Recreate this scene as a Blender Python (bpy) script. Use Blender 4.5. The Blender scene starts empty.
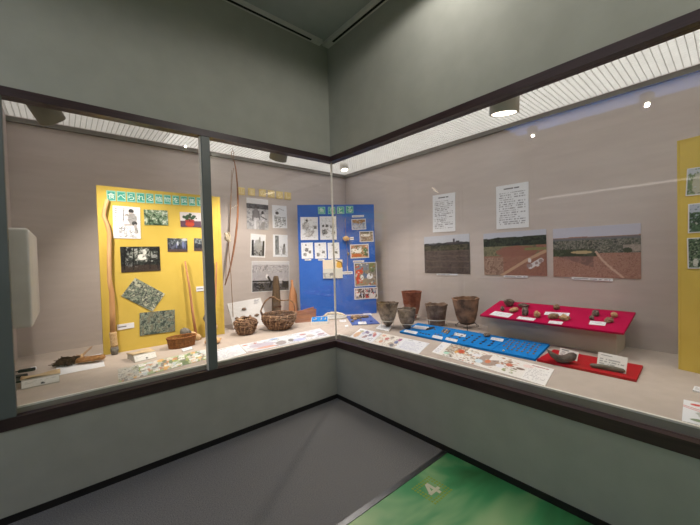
import bpy, math, random
import numpy as np
from mathutils import Vector, Matrix, noise as mnoise

scn = bpy.context.scene
COL = scn.collection
PI = math.pi
random.seed(7)

# ------------------------------------------------------------------ camera (solved from the room's edges)
CX, CY, CZ, YAW, PIT, ROLL, F = -2.1376, -2.7552, 1.5, 0.86087, -0.021606, -0.027787, 332.888
C0 = Vector((CX, CY, CZ))
FW = Vector((math.cos(YAW)*math.cos(PIT), math.sin(YAW)*math.cos(PIT), math.sin(PIT)))
_r = Vector((math.sin(YAW), -math.cos(YAW), 0)); _u = _r.cross(FW)
RT = _r*math.cos(ROLL) + _u*math.sin(ROLL); UP = -_r*math.sin(ROLL) + _u*math.cos(ROLL)
def ray(px, py): return FW + RT*((px-350)/F) + UP*((262.5-py)/F)
def onp(px, py, P, n):
    d = ray(px, py); n = Vector(n); return C0 + d*((Vector(P)-C0).dot(n)/d.dot(n))
def atx(px, py, x): return onp(px, py, (x, 0, 0), (1, 0, 0))
def aty(px, py, y): return onp(px, py, (0, y, 0), (0, 1, 0))
def atz(px, py, z): return onp(px, py, (0, 0, z), (0, 0, 1))

cam_d = bpy.data.cameras.new('camera'); cam = bpy.data.objects.new('camera', cam_d); COL.objects.link(cam)
M = Matrix.Identity(4)
for i in range(3):
    M[i][0] = RT[i]; M[i][1] = UP[i]; M[i][2] = -FW[i]; M[i][3] = C0[i]
cam.matrix_world = M
cam_d.sensor_width = 36; cam_d.lens = F/700*36; cam_d.clip_start = 0.02
scn.camera = cam

# ------------------------------------------------------------------ materials
def lin(c):
    out = []
    for v in c:
        v = v/255
        out.append(v/12.92 if v <= .04045 else ((v+.055)/1.055)**2.4)
    return tuple(out)
class NT:
    def __init__(s, name):
        s.m = bpy.data.materials.new(name); s.m.use_nodes = True; s.t = s.m.node_tree
        s.t.nodes.clear(); s.out = s.t.nodes.new('ShaderNodeOutputMaterial')
    def n(s, typ, **kw):
        nd = s.t.nodes.new('ShaderNode'+typ)
        for k, v in kw.items(): setattr(nd, k, v)
        return nd
    def l(s, a, b): s.t.links.new(a, b)
MATS = {}
def noisy(name, c1, c2, scale=20., rough=.7, bump=0., detail=4., stretch=(1, 1, 1), spec=.3, metal=0., bscale=None, lo=.35, hi=.65):
    """two colours mixed by object-space noise, with optional bump"""
    if name in MATS: return MATS[name]
    t = NT(name); b = t.n('BsdfPrincipled')
    tc = t.n('TexCoord'); mp = t.n('Mapping'); mp.inputs['Scale'].default_value = stretch
    t.l(tc.outputs['Object'], mp.inputs['Vector'])
    nz = t.n('TexNoise'); nz.inputs['Scale'].default_value = scale; nz.inputs['Detail'].default_value = detail
    t.l(mp.outputs[0], nz.inputs['Vector'])
    rp = t.n('ValToRGB'); rp.color_ramp.elements[0].position = lo; rp.color_ramp.elements[1].position = hi
    rp.color_ramp.elements[0].color = (*lin(c1), 1); rp.color_ramp.elements[1].color = (*lin(c2), 1)
    t.l(nz.outputs[0], rp.inputs[0]); t.l(rp.outputs[0], b.inputs['Base Color'])
    b.inputs['Roughness'].default_value = rough; b.inputs['Specular IOR Level'].default_value = spec
    b.inputs['Metallic'].default_value = metal
    if bump:
        n2 = t.n('TexNoise'); n2.inputs['Scale'].default_value = bscale or scale*3; n2.inputs['Detail'].default_value = 5
        t.l(mp.outputs[0], n2.inputs['Vector'])
        bp = t.n('Bump'); bp.inputs['Strength'].default_value = bump; bp.inputs['Distance'].default_value = .01
        t.l(n2.outputs[0], bp.inputs['Height']); t.l(bp.outputs[0], b.inputs['Normal'])
    t.l(b.outputs[0], t.out.inputs[0]); MATS[name] = t.m
    return t.m
def emit(name, c, k):
    if name in MATS: return MATS[name]
    t = NT(name); e = t.n('Emission'); e.inputs[0].default_value = (*lin(c), 1); e.inputs[1].default_value = k
    t.l(e.outputs[0], t.out.inputs[0]); MATS[name] = t.m
    return t.m
def glass_mat():
    t = NT('pane_glass'); tr = t.n('BsdfTransparent'); tr.inputs[0].default_value = (.985, .99, .985, 1)
    gl = t.n('BsdfGlossy'); gl.inputs['Roughness'].default_value = 0
    ge = t.n('NewGeometry'); dt = t.n('VectorMath', operation='DOT_PRODUCT')
    t.l(ge.outputs['Incoming'], dt.inputs[0]); t.l(ge.outputs['Normal'], dt.inputs[1])
    ab = t.n('Math', operation='ABSOLUTE'); t.l(dt.outputs['Value'], ab.inputs[0])
    om = t.n('Math', operation='SUBTRACT'); om.inputs[0].default_value = 1; t.l(ab.outputs[0], om.inputs[1])
    pw = t.n('Math', operation='POWER'); t.l(om.outputs[0], pw.inputs[0]); pw.inputs[1].default_value = 5
    ma = t.n('Math', operation='MULTIPLY_ADD'); t.l(pw.outputs[0], ma.inputs[0]); ma.inputs[1].default_value = .96; ma.inputs[2].default_value = .04
    mx = t.n('MixShader'); t.l(ma.outputs[0], mx.inputs[0]); t.l(tr.outputs[0], mx.inputs[1]); t.l(gl.outputs[0], mx.inputs[2])
    t.l(mx.outputs[0], t.out.inputs[0]); return t.m
def print_mat():
    """printed paper: colours come from the picture's own printed values, plus a fine paper grain"""
    t = NT('printed_paper'); b = t.n('BsdfPrincipled')
    at = t.n('Attribute'); at.attribute_name = 'paint'
    tc = t.n('TexCoord'); nz = t.n('TexNoise'); nz.inputs['Scale'].default_value = 260; t.l(tc.outputs['Object'], nz.inputs['Vector'])
    mr = t.n('MapRange'); mr.inputs['To Min'].default_value = .92; mr.inputs['To Max'].default_value = 1.05; t.l(nz.outputs[0], mr.inputs[0])
    mx = t.n('VectorMath', operation='SCALE'); t.l(at.outputs['Color'], mx.inputs[0]); t.l(mr.outputs[0], mx.inputs['Scale'])
    t.l(mx.outputs[0], b.inputs['Base Color']); b.inputs['Roughness'].default_value = .5; b.inputs['Specular IOR Level'].default_value = .25
    t.l(b.outputs[0], t.out.inputs[0]); return t.m
def glowless_plastic():
    t = NT('clear_acrylic'); b = t.n('BsdfPrincipled'); b.inputs['Base Color'].default_value = (.8, .82, .8, 1)
    b.inputs['Roughness'].default_value = .15; b.inputs['Alpha'].default_value = .55
    t.l(b.outputs[0], t.out.inputs[0]); return t.m
G = glass_mat(); PRINT = print_mat(); ACR = glowless_plastic()
m_wall = noisy('wall_paint', (164, 165, 155), (170, 171, 161), 6, .75, .05, bscale=180, spec=.2)
m_ceil = noisy('ceiling_paint', (165, 169, 167), (170, 174, 172), 6, .8, spec=.2)
m_case = noisy('case_lining', (193, 183, 179), (198, 188, 184), 3, .85, .05, stretch=(1, 1, 6), bscale=240, spec=.15)
m_deck = noisy('deck_cloth', (182, 169, 160), (188, 175, 166), 12, .85, .05, bscale=300, spec=.15)
m_fascia = noisy('deck_fascia', (150, 143, 134), (158, 151, 142), 8, .7)
m_strip = noisy('pale_strip', (228, 224, 216), (236, 232, 224), 20, .5)
m_frame = noisy('dark_wood_frame', (50, 35, 37), (62, 44, 45), 5, .38, .06, stretch=(1, 1, 12), spec=.45)
m_mull = noisy('dark_metal', (98, 104, 102), (104, 110, 108), 4, .4, spec=.5, metal=0.)
m_base = noisy('baseboard_vinyl', (30, 29, 29), (36, 35, 34), 10, .5)
m_carpet = noisy('carpet_grey', (98, 97, 97), (132, 130, 128), 160, .95, .35, spec=.05, bscale=260)
m_metal = noisy('brushed_metal', (96, 97, 99), (124, 125, 128), 30, .3, metal=.9, stretch=(1, 20, 1))
m_white = noisy('white_paint', (205, 203, 198), (214, 212, 207), 8, .5)
m_offwhite = noisy('off_white_plastic', (188, 182, 172), (194, 188, 178), 8, .5)
m_slat = noisy('louvre_white', (224, 223, 220), (230, 229, 226), 8, .6)
m_unit = noisy('unit_plastic', (176, 168, 158), (182, 174, 164), 8, .5)
m_slat2 = noisy('louvre_grey', (214, 213, 210), (220, 219, 216), 8, .6)
m_trimgrey = noisy('grey_trim', (118, 114, 108), (126, 122, 116), 8, .6)
m_black = noisy('black_plastic', (22, 22, 24), (30, 30, 32), 30, .5)
m_blackslot = noisy('dark_slot', (24, 24, 24), (30, 30, 30), 30, .8)
m_yellow = noisy('yellow_board', (208, 180, 84), (214, 186, 90), 5, .8, spec=.15)
m_yellowedge = noisy('yellow_edge', (206, 186, 92), (212, 192, 98), 5, .8)
m_blue = noisy('blue_cloth_board', (50, 98, 184), (56, 104, 192), 5, .8, spec=.15)
m_bright = noisy('bright_blue_felt', (22, 118, 196), (28, 126, 204), 20, .85, .05, bscale=300, spec=.1)
m_navy = noisy('navy_felt', (62, 88, 160), (68, 96, 170), 20, .85, spec=.1)
m_magenta = noisy('magenta_felt', (172, 10, 66), (180, 14, 72), 20, .85, spec=.08)
m_red = noisy('red_felt', (166, 22, 34), (174, 26, 38), 20, .85, spec=.08)
m_plinth = noisy('plinth_board', (192, 178, 160), (198, 184, 166), 6, .8)
m_teal = noisy('teal_tile', (62, 158, 142), (68, 166, 150), 20, .6)
m_tealrim = noisy('teal_tile_rim', (150, 205, 190), (156, 212, 196), 20, .6)
m_cream = noisy('cream_tile', (222, 200, 138), (230, 208, 146), 20, .6)
m_creamink = noisy('cream_ink', (240, 228, 190), (244, 232, 196), 20, .6)
m_ink = noisy('white_ink', (232, 244, 238), (238, 248, 242), 20, .6)
m_card = noisy('white_card', (226, 224, 220), (234, 232, 228), 20, .6)
m_darkpot = noisy('pot_dark', (82, 70, 62), (154, 136, 120), 16, .85, .6, bscale=90, spec=.15)
m_horn = noisy('sherd_charcoal', (52, 44, 40), (112, 98, 86), 16, .6, .4, bscale=90)
m_rod = noisy('rod_brown', (86, 78, 70), (120, 110, 98), 30, .7, .3)
m_redpot = noisy('pot_red', (120, 66, 50), (166, 104, 80), 14, .85, .6, bscale=90, spec=.15)
m_brownpot = noisy('pot_brown', (104, 82, 70), (156, 130, 112), 14, .85, .6, bscale=90, spec=.15)
m_bigpot = noisy('pot_rust', (96, 76, 64), (162, 124, 98), 11, .85, .6, bscale=90, spec=.15)
m_shd = noisy('sherd_dark', (64, 54, 50), (150, 136, 124), 60, .85, .7, spec=.15)
m_sht = noisy('sherd_tan', (160, 124, 90), (214, 178, 136), 60, .85, .7, spec=.15)
m_shb = noisy('sherd_brown', (110, 86, 68), (170, 142, 114), 60, .85, .7, spec=.15)
m_obs = noisy('obsidian_dark', (34, 32, 36), (66, 60, 60), 60, .5)
m_stone = noisy('grey_stone', (92, 88, 82), (136, 130, 122), 40, .8, .4)
m_wood = noisy('pale_wood', (198, 148, 100), (226, 182, 134), 16, .7, .3, stretch=(1, 1, .15))
m_redwood = noisy('reddish_wood', (166, 114, 80), (196, 144, 108), 16, .7, .3, stretch=(1, 1, .15))
m_darkwood = noisy('dark_wood', (64, 50, 38), (104, 84, 66), 18, .75, .4, stretch=(1, 1, .12))
m_trough = noisy('trough_wood', (146, 98, 74), (178, 128, 100), 22, .75, .3, stretch=(.2, 1, 1))
m_binding = noisy('cord_binding', (196, 160, 116), (226, 196, 152), 90, .85, .5)
m_vine = noisy('vine_brown', (78, 54, 42), (150, 118, 94), 30, .85, .3)
m_vinelight = noisy('vine_light', (150, 116, 88), (196, 164, 130), 30, .85, .3)
m_basket = noisy('woven_brown', (112, 66, 34), (160, 104, 58), 60, .8, .3)
m_fibre = noisy('fibre_tan', (150, 104, 64), (206, 158, 106), 40, .9, .3)
m_fibredark = noisy('fibre_dark', (48, 34, 27), (96, 68, 50), 40, .9, .3)
m_cord = noisy('cord_tan', (130, 104, 84), (168, 138, 112), 60, .85)
m_bow = noisy('bow_wood', (128, 84, 60), (160, 112, 82), 30, .7, stretch=(1, 1, .2))
m_pale = noisy('pale_bone', (206, 192, 166), (226, 214, 190), 30, .7, .2)
m_cloth = noisy('beige_fabric', (196, 172, 138), (210, 188, 154), 30, .9, .2, spec=.05)
m_wire = noisy('dark_wire', (40, 36, 32), (52, 47, 42), 30, .5, metal=.4)
m_whitewire = noisy('white_wire', (196, 190, 178), (206, 200, 188), 30, .5)
m_nut = noisy('nut_brown', (112, 92, 80), (150, 128, 112), 60, .8, .4)
def floor_green_mat():
    t = NT('green_floor_graphic'); b = t.n('BsdfPrincipled'); tc = t.n('TexCoord')
    mp = t.n('Mapping'); mp.inputs['Scale'].default_value = (1.0, 1.6, 1); mp.inputs['Rotation'].default_value = (0, 0, .5); mp.inputs['Location'].default_value = (.35, .2, 0)
    t.l(tc.outputs['Object'], mp.inputs[0])
    nz = t.n('TexNoise'); nz.inputs['Scale'].default_value = 1.5; nz.inputs['Detail'].default_value = 3; nz.inputs['Distortion'].default_value = .8
    t.l(mp.outputs[0], nz.inputs['Vector'])
    # the printed landscape pales towards the room's middle
    sp = t.n('SeparateXYZ'); t.l(tc.outputs['Object'], sp.inputs[0])
    mr = t.n('MapRange'); mr.inputs['From Min'].default_value = -.1; mr.inputs['From Max'].default_value = -1.1; mr.inputs['To Min'].default_value = -.2; mr.inputs['To Max'].default_value = .16
    t.l(sp.outputs['X'], mr.inputs[0])
    ad = t.n('Math', operation='ADD'); t.l(nz.outputs[0], ad.inputs[0]); t.l(mr.outputs[0], ad.inputs[1])
    rp = t.n('ValToRGB'); e = rp.color_ramp.elements
    e[0].position = .16; e[0].color = (*lin((44, 92, 44)), 1); e[1].position = .6; e[1].color = (*lin((158, 184, 132)), 1)
    m = e.new(.36); m.color = (*lin((60, 138, 84)), 1)
    t.l(ad.outputs[0], rp.inputs[0]); t.l(rp.outputs[0], b.inputs['Base Color']); b.inputs['Roughness'].default_value = .45
    t.l(b.outputs[0], t.out.inputs[0]); return t.m
m_green = floor_green_mat()
m_dot = noisy('yellow_green_dots', (128, 150, 56), (136, 158, 62), 30, .6)
m_num = noisy('pale_number', (186, 184, 158), (194, 192, 166), 30, .6)

# ------------------------------------------------------------------ object helpers
def tag(o, label=None, cat=None, group=None, kind=None):
    if label: o['label'] = label
    if cat: o['category'] = cat
    if group: o['group'] = group
    if kind: o['kind'] = kind
    return o
def empty(name, loc, rz=0, mat=None):
    o = bpy.data.objects.new(name, None); COL.objects.link(o); o.empty_display_size = .05
    if mat is not None: o.matrix_world = mat
    else: o.location = loc; o.rotation_euler = (0, 0, rz)
    return o
def link(name, V, Fs, m, parent=None, smooth=False, mat=None):
    me = bpy.data.meshes.new(name); me.from_pydata([tuple(v) for v in V], [], Fs); me.validate(); me.update()
    if smooth: me.polygons.foreach_set('use_smooth', [True]*len(me.polygons))
    o = bpy.data.objects.new(name, me); me.materials.append(m); COL.objects.link(o)
    if parent is not None: o.parent = parent
    if mat is not None: o.matrix_world = mat
    return o
class MB:
    def __init__(s): s.V = []; s.F = []
    def add(s, V, Fs):
        k = len(s.V); s.V += [Vector(v) for v in V]; s.F += [tuple(i+k for i in f) for f in Fs]; return s
    def box(s, a, b, bev=0.):
        x0, y0, z0 = (min(a[i], b[i]) for i in range(3)); x1, y1, z1 = (max(a[i], b[i]) for i in range(3))
        if bev <= 0:
            return s.add([(x0,y0,z0),(x1,y0,z0),(x1,y1,z0),(x0,y1,z0),(x0,y0,z1),(x1,y0,z1),(x1,y1,z1),(x0,y1,z1)],
                [(3,2,1,0),(4,5,6,7),(0,1,5,4),(1,2,6,5),(2,3,7,6),(3,0,4,7)])
        import bmesh
        bm = bmesh.new(); bmesh.ops.create_cube(bm, size=1)
        for v in bm.verts: v.co = ((x0+x1)/2+v.co.x*(x1-x0), (y0+y1)/2+v.co.y*(y1-y0), (z0+z1)/2+v.co.z*(z1-z0))
        bmesh.ops.bevel(bm, geom=bm.edges[:], offset=bev, segments=3, affect='EDGES', profile=.5)
        bm.verts.index_update(); s.add([v.co.copy() for v in bm.verts], [tuple(v.index for v in f.verts) for f in bm.faces]); bm.free(); return s
    def tube(s, pts, rad, seg=8, closed=False):
        pts = [Vector(p) for p in pts]; n = len(pts); rad = rad if isinstance(rad, (list, tuple)) else [rad]*n
        rings = []; prev = None
        for i, p in enumerate(pts):
            if closed: t = pts[(i+1) % n]-pts[i-1]
            else: t = pts[min(i+1, n-1)]-pts[max(i-1, 0)]
            t.normalize()
            if prev is None:
                a = Vector((0, 0, 1)) if abs(t.z) < .9 else Vector((1, 0, 0)); nn = t.cross(a).normalized()
            else: nn = (prev - t*prev.dot(t)).normalized()
            prev = nn; b = t.cross(nn)
            rings.append([p + (nn*math.cos(2*PI*j/seg)+b*math.sin(2*PI*j/seg))*rad[i] for j in range(seg)])
        V = [v for r in rings for v in r]; Fs = []
        for i in range(n if closed else n-1):
            i2 = (i+1) % n
            for j in range(seg): Fs.append((i*seg+j, i*seg+(j+1) % seg, i2*seg+(j+1) % seg, i2*seg+j))
        if not closed: Fs += [tuple(range(seg-1, -1, -1)), tuple((n-1)*seg+j for j in range(seg))]
        return s.add(V, Fs)
    def lathe(s, prof, seg=40, c=(0, 0, 0), fn=None, cap=True):
        n = len(prof); V = []
        for i, (r, z) in enumerate(prof):
            for j in range(seg):
                a = 2*PI*j/seg; rr, zz = (r, z) if fn is None else fn(r, z, a, i)
                V.append((c[0]+rr*math.cos(a), c[1]+rr*math.sin(a), c[2]+zz))
        Fs = [(i*seg+j, i*seg+(j+1) % seg, (i+1)*seg+(j+1) % seg, (i+1)*seg+j) for i in range(n-1) for j in range(seg)]
        if cap: Fs += [tuple(range(seg-1, -1, -1)), tuple((n-1)*seg+j for j in range(seg))]
        return s.add(V, Fs)
    def prism(s, pts, z0, z1):
        n = len(pts)
        return s.add([(p[0], p[1], z0) for p in pts]+[(p[0], p[1], z1) for p in pts],
            [tuple(range(n-1, -1, -1)), tuple(range(n, 2*n))]+[(i, (i+1) % n, n+(i+1) % n, n+i) for i in range(n)])
    def lump(s, r, seed=0, amp=.25, fr=2., sub=3, c=(0, 0, 0), flat=None):
        import bmesh
        bm = bmesh.new(); bmesh.ops.create_icosphere(bm, subdivisions=sub, radius=1); off = Vector((seed*3.7, seed*1.3, seed*2.1))
        V = []
        for v in bm.verts:
            d = v.co.normalized(); k = 1+amp*mnoise.noise(d*fr+off)+amp*.5*mnoise.noise(d*fr*2.7+off)
            q = Vector((d.x*r[0]*k, d.y*r[1]*k, d.z*r[2]*k))
            if flat is not None and q.z < -flat: q.z = -flat
            V.append(q+Vector(c))
        bm.verts.index_update(); s.add(V, [tuple(v.index for v in f.verts) for f in bm.faces]); bm.free(); return s
    def go(s, name, m, parent=None, smooth=False, mat=None): return link(name, s.V, s.F, m, parent, smooth, mat)
def struct(name, mb, m, smooth=False): return tag(mb.go(name, m, None, smooth), kind='structure')
def frame_mat(o, ux, uy):
    ux = Vector(ux).normalized(); n = ux.cross(Vector(uy)).normalized(); uy = n.cross(ux)
    m = Matrix.Identity(4)
    for i in range(3): m[i][0] = ux[i]; m[i][1] = uy[i]; m[i][2] = n[i]; m[i][3] = o[i]
    return m
def quad_frame(px4, P, n, lift=0.):
    """four photo corners TL TR BR BL on a plane -> matrix at the rectangle's centre, width, height"""
    a, b, c, d = [onp(x, y, P, n) for x, y in px4]
    o = (a+b+c+d)/4; ux = ((b-a)+(c-d))/2; uy = ((a-d)+(b-c))/2
    w = ux.length; ux.normalize(); uy = uy-ux*uy.dot(ux); h = uy.length
    m = frame_mat(o, ux, uy); nn = Vector((m[0][2], m[1][2], m[2][2]))
    for i in range(3): m[i][3] += nn[i]*lift
    return m, w, h

# ------------------------------------------------------------------ printed pictures
class Pic:
    def __init__(s, nx, ny, bg=(235, 233, 228), seed=0):
        s.nx, s.ny = nx, ny; s.rng = np.random.RandomState(seed)
        s.U, s.V = np.meshgrid(np.linspace(0, 1, nx), np.linspace(0, 1, ny)); s.asp = nx/ny
        s.a = np.ones((ny, nx, 3))*np.array(bg, float)
    def noise(s, f, fy=None):
        fx = max(2, int(f)); fy = max(2, int(fy or f/s.asp)); g = s.rng.rand(fy+2, fx+2)
        x = s.U*fx; y = s.V*fy; i = x.astype(int); j = y.astype(int); fu = x-i; fv = y-j
        return g[j, i]*(1-fu)*(1-fv)+g[j, i+1]*fu*(1-fv)+g[j+1, i]*(1-fu)*fv+g[j+1, i+1]*fu*fv
    def put(s, mask, c, k=1.):
        m = (mask.astype(float)*k)[..., None]; s.a = s.a*(1-m)+np.array(c, float)*m; return s
    def rect(s, u0, v0, u1, v1, c, k=1.): return s.put((s.U >= u0)&(s.U <= u1)&(s.V >= v0)&(s.V <= v1), c, k)
    def ell(s, u, v, ru, rv, c, k=1., wob=0.):
        d = ((s.U-u)/ru)**2+((s.V-v)/rv)**2
        if wob: d = d*(1+wob*(s.noise(14)-.5)*2)
        return s.put(d < 1, c, k)
    def line(s, pts, w, c, k=1.):
        for (x0, y0), (x1, y1) in zip(pts[:-1], pts[1:]):
            dx, dy = x1-x0, (y1-y0)/s.asp; L = dx*dx+dy*dy+1e-9
            t = np.clip(((s.U-x0)*dx+(s.V-y0)/s.asp*dy)/L, 0, 1)
            s.put(np.hypot(s.U-x0-t*dx, (s.V-y0)/s.asp-t*dy) < w, c, k)
        return s
    def mottle(s, mask, cols, f, k=1.):
        n = (s.noise(f)+.6*s.noise(f*2.3)+.4*s.noise(f*4.5))/2; n = (n-n.min())/(np.ptp(n)+1e-9)
        n = np.argsort(np.argsort(n.ravel())).reshape(n.shape)/n.size
        q = np.clip((n*len(cols)).astype(int), 0, len(cols)-1); img = np.array(cols, float)[q]
        m = (mask.astype(float)*k)[..., None]; s.a = s.a*(1-m)+img*m; return s
    def all(s): return np.ones_like(s.U, bool)
    def clutter(s, n, cols, box=(0, 0, 1, 1), r=.012, k=.9):
        for _ in range(n):
            u = box[0]+s.rng.rand()*(box[2]-box[0]); v = box[1]+s.rng.rand()*(box[3]-box[1]); q = r*(.4+s.rng.rand())
            s.ell(u, v, q, q*s.asp*(.5+.7*s.rng.rand()), cols[s.rng.randint(len(cols))], k, .6)
        return s
    def text(s, u0, v0, u1, v1, rows, c=(70, 70, 75), dens=.62, k=.75):
        r = ((v1-s.V)/(v1-v0)*rows); row = np.clip(r.astype(int), 0, rows-1); f = r-np.floor(r)
        ncol = max(6, int((u1-u0)*s.nx*.55)); g = s.rng.rand(rows, ncol+1) < dens
        ends = .55+.45*s.rng.rand(rows); ends[s.rng.rand(rows) < .6] = 1
        cu = np.clip(((s.U-u0)/(u1-u0)*ncol).astype(int), 0, ncol)
        m = (s.U >= u0)&(s.U <= u1)&(s.V >= v0)&(s.V <= v1)&(f > .25)&(f < .75)&g[row, cu]&((s.U-u0)/(u1-u0) < ends[row])
        return s.put(m, c, k)
    def sketch(s, n, c, box=(0, 0, 1, 1), w=.012, ln=.16, k=.8):
        for _ in range(n):
            u = box[0]+s.rng.rand()*(box[2]-box[0]); v = box[1]+s.rng.rand()*(box[3]-box[1]); a = s.rng.rand()*6.28; pts = [(u, v)]
            for _ in range(4):
                a += s.rng.randn()*.7; u += math.cos(a)*ln/4; v += math.sin(a)*ln/4*s.asp
                pts.append((min(max(u, box[0]), box[2]), min(max(v, box[1]), box[3])))
            s.line(pts, w, c, k)
        return s
    def border(s, w, c):
        h = w*s.asp; return s.put((s.U < w)|(s.U > 1-w)|(s.V < h)|(s.V > 1-h), c)
def slab_print(name, pic, w, h, th, mat=None, parent=None, quad=None):
    """a printed sheet: fine front grid carrying the print, sides and a back; local origin at the centre of its back"""
    nx, ny = pic.nx, pic.ny; V = []; cols = []; L = np.array([lin(c) for c in np.clip(pic.a, 0, 255).reshape(-1, 3)]).reshape(ny, nx, 3)
    for j in range(ny):
        for i in range(nx):
            u = i/(nx-1); v = j/(ny-1)
            if quad: tl, tr, br, bl = quad; q = (tl*(1-u)+tr*u)*v+(bl*(1-u)+br*u)*(1-v); V.append((q.x, q.y, th))
            else: V.append(((u-.5)*w, (v-.5)*h, th))
            cols.append((*L[j, i], 1))
    Fs = [(j*nx+i, j*nx+i+1, (j+1)*nx+i+1, (j+1)*nx+i) for j in range(ny-1) for i in range(nx-1)]
    rim = [i for i in range(nx)]+[j*nx+nx-1 for j in range(1, ny)]+[(ny-1)*nx+i for i in range(nx-2, -1, -1)]+[j*nx for j in range(ny-2, 0, -1)]
    k = len(V); nr = len(rim); edge = (*lin((225, 222, 215)), 1)
    for r in rim: V.append((V[r][0], V[r][1], V[r][2]-th)); cols.append(edge)
    Fs += [(rim[(i+1) % nr], rim[i], k+i, k+(i+1) % nr) for i in range(nr)]
    Fs.append(tuple(k+i for i in range(nr-1, -1, -1)))
    me = bpy.data.meshes.new(name); me.from_pydata(V, [], Fs); me.update()
    at = me.attributes.new('paint', 'FLOAT_COLOR', 'POINT'); at.data.foreach_set('color', np.array(cols, np.float32).ravel())
    me.materials.append(PRINT); o = bpy.data.objects.new(name, me); COL.objects.link(o)
    if parent is not None: o.parent = parent
    if mat is not None: o.matrix_world = mat
    return o
def res(w, h, dpm=150, lo=12, hi=280):
    return max(lo, min(hi, int(w*dpm))), max(8, min(hi, int(h*dpm)))
def hang(name, label, cat, px4, plane, paint, th=.006, lift=0., group=None, dpm=150, bg=(230, 232, 238), seed=1, exact=False):
    m, w, h = quad_frame(px4, *plane, lift=lift); nx, ny = res(w, h, dpm*1.4)
    p = Pic(nx, ny, bg, seed); paint(p); mi = m.inverted()
    qd = [mi @ onp(x, y, *plane) for x, y in px4] if exact else None
    o = slab_print(name, p, w, h, th, m, quad=qd)
    return tag(o, label, cat, group)

# ------------------------------------------------------------------ room dimensions
ZFT, ZFB, ZST, ZSB, ZBB, ZC = 2.53, 2.4775, .609, .54, .0443, 3.661
D1, D2, ZL, ZD = 1.585, 1.5356, 2.853, .64
XE, YE = -2.49, -3.9          # ends of the two cases
RX, RY = -5.2, -6.2           # far sides of the room
# floor, ceiling, walls
struct('floor', MB().box((RX, -1.30, -.05), (.06, .06, 0)), m_carpet)
gf = struct('floor_green', MB().box((RX, RY, -.05), (.06, -1.338, 0)), m_green)
struct('trim_1', MB().box((RX, -1.338, -.05), (0, -1.30, .004)), m_metal)
struct('ceiling', MB().box((RX, RY, ZC), (.06, .06, ZC+.06)), m_ceil)
struct('wall_left', MB().box((XE, 0, 0), (.06, .06, ZSB)).box((XE, 0, ZFT), (.06, .06, ZC)).box((RX, 0, 0), (XE, .06, ZC)), m_wall)
struct('wall_right', MB().box((0, YE, 0), (.06, 0, ZSB)).box((0, YE, ZFT), (.06, 0, ZC)).box((0, RY, 0), (.06, YE, ZC)), m_wall)
struct('wall_behind', MB().box((RX, RY-.06, 0), (.06, RY, ZC)), m_wall)
struct('wall_far', MB().box((RX-.06, RY, 0), (RX, .06, ZC)), m_wall)
struct('baseboard_left', MB().box((RX, -.006, 0), (0, 0, ZBB)), m_base)
struct('baseboard_right', MB().box((-.006, RY, 0), (0, -.006, ZBB)), m_base)
# wood frame of the case
struct('trim_2', MB().box((XE, -.004, ZFB), (-.004, .078, ZFT)), m_frame)
struct('trim_3', MB().box((-.004, YE, ZFB), (.078, .078, ZFT)), m_frame)
struct('trim_4', MB().box((XE, -.006, ZSB), (-.006, .052, ZST)), m_frame)
struct('trim_5', MB().box((-.006, YE, ZSB), (.056, .052, ZST)), m_frame)
# ceiling rails along both upper walls: pale rail with a dark groove
struct('trim_6', MB().box((RX, -.06, ZC-.035), (-.10, 0, ZC)), m_white)
struct('trim_7', MB().box((-.075, RY, ZC-.035), (0, -.02, ZC)), m_white)
struct('trim_8', MB().box((RX, -.045, ZC-.038), (-.22, -.022, ZC-.035)), m_blackslot)
struct('trim_9', MB().box((-.045, RY, ZC-.038), (-.022, -.14, ZC-.035)), m_blackslot)
# case interior
struct('wall_rear_left', MB().box((XE, D1, .5), (D2, D1+.05, ZL+.1)), m_case)
struct('wall_rear_right', MB().box((D2, YE, .5), (D2+.05, D1+.05, ZL+.1)), m_case)
struct('wall_end_left', MB().box((XE-.05, .06, .5), (XE, D1, ZL+.1)), m_case)
struct('wall_end_right', MB().box((.06, YE-.05, .5), (D2, YE, ZL+.1)), m_case)
struct('floor_case', MB().prism([(XE, .078), (.116, .078), (.116, YE), (D2, YE), (D2, D1), (XE, D1)], ZST-.06, ZD), m_deck)
struct('trim_10', MB().box((XE, .07, ZSB-.02), (.107, .0785, ZD-.006)), m_fascia)
struct('trim_11', MB().box((.107, YE, ZSB-.02), (.1155, .07, ZD-.006)), m_fascia)
struct('trim_12', MB().box((XE, .07, ZD-.006), (.107, .086, ZD+.005)), m_strip)
struct('trim_13', MB().box((.107, YE, ZD-.006), (.124, .086, ZD+.005)), m_strip)
struct('trim_14', MB().box((XE, D1-.03, ZL-.045), (D2, D1, ZL)), m_trimgrey)
struct('trim_15', MB().box((D2-.03, YE, ZL-.045), (D2, D1-.03, ZL)), m_trimgrey)
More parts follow.
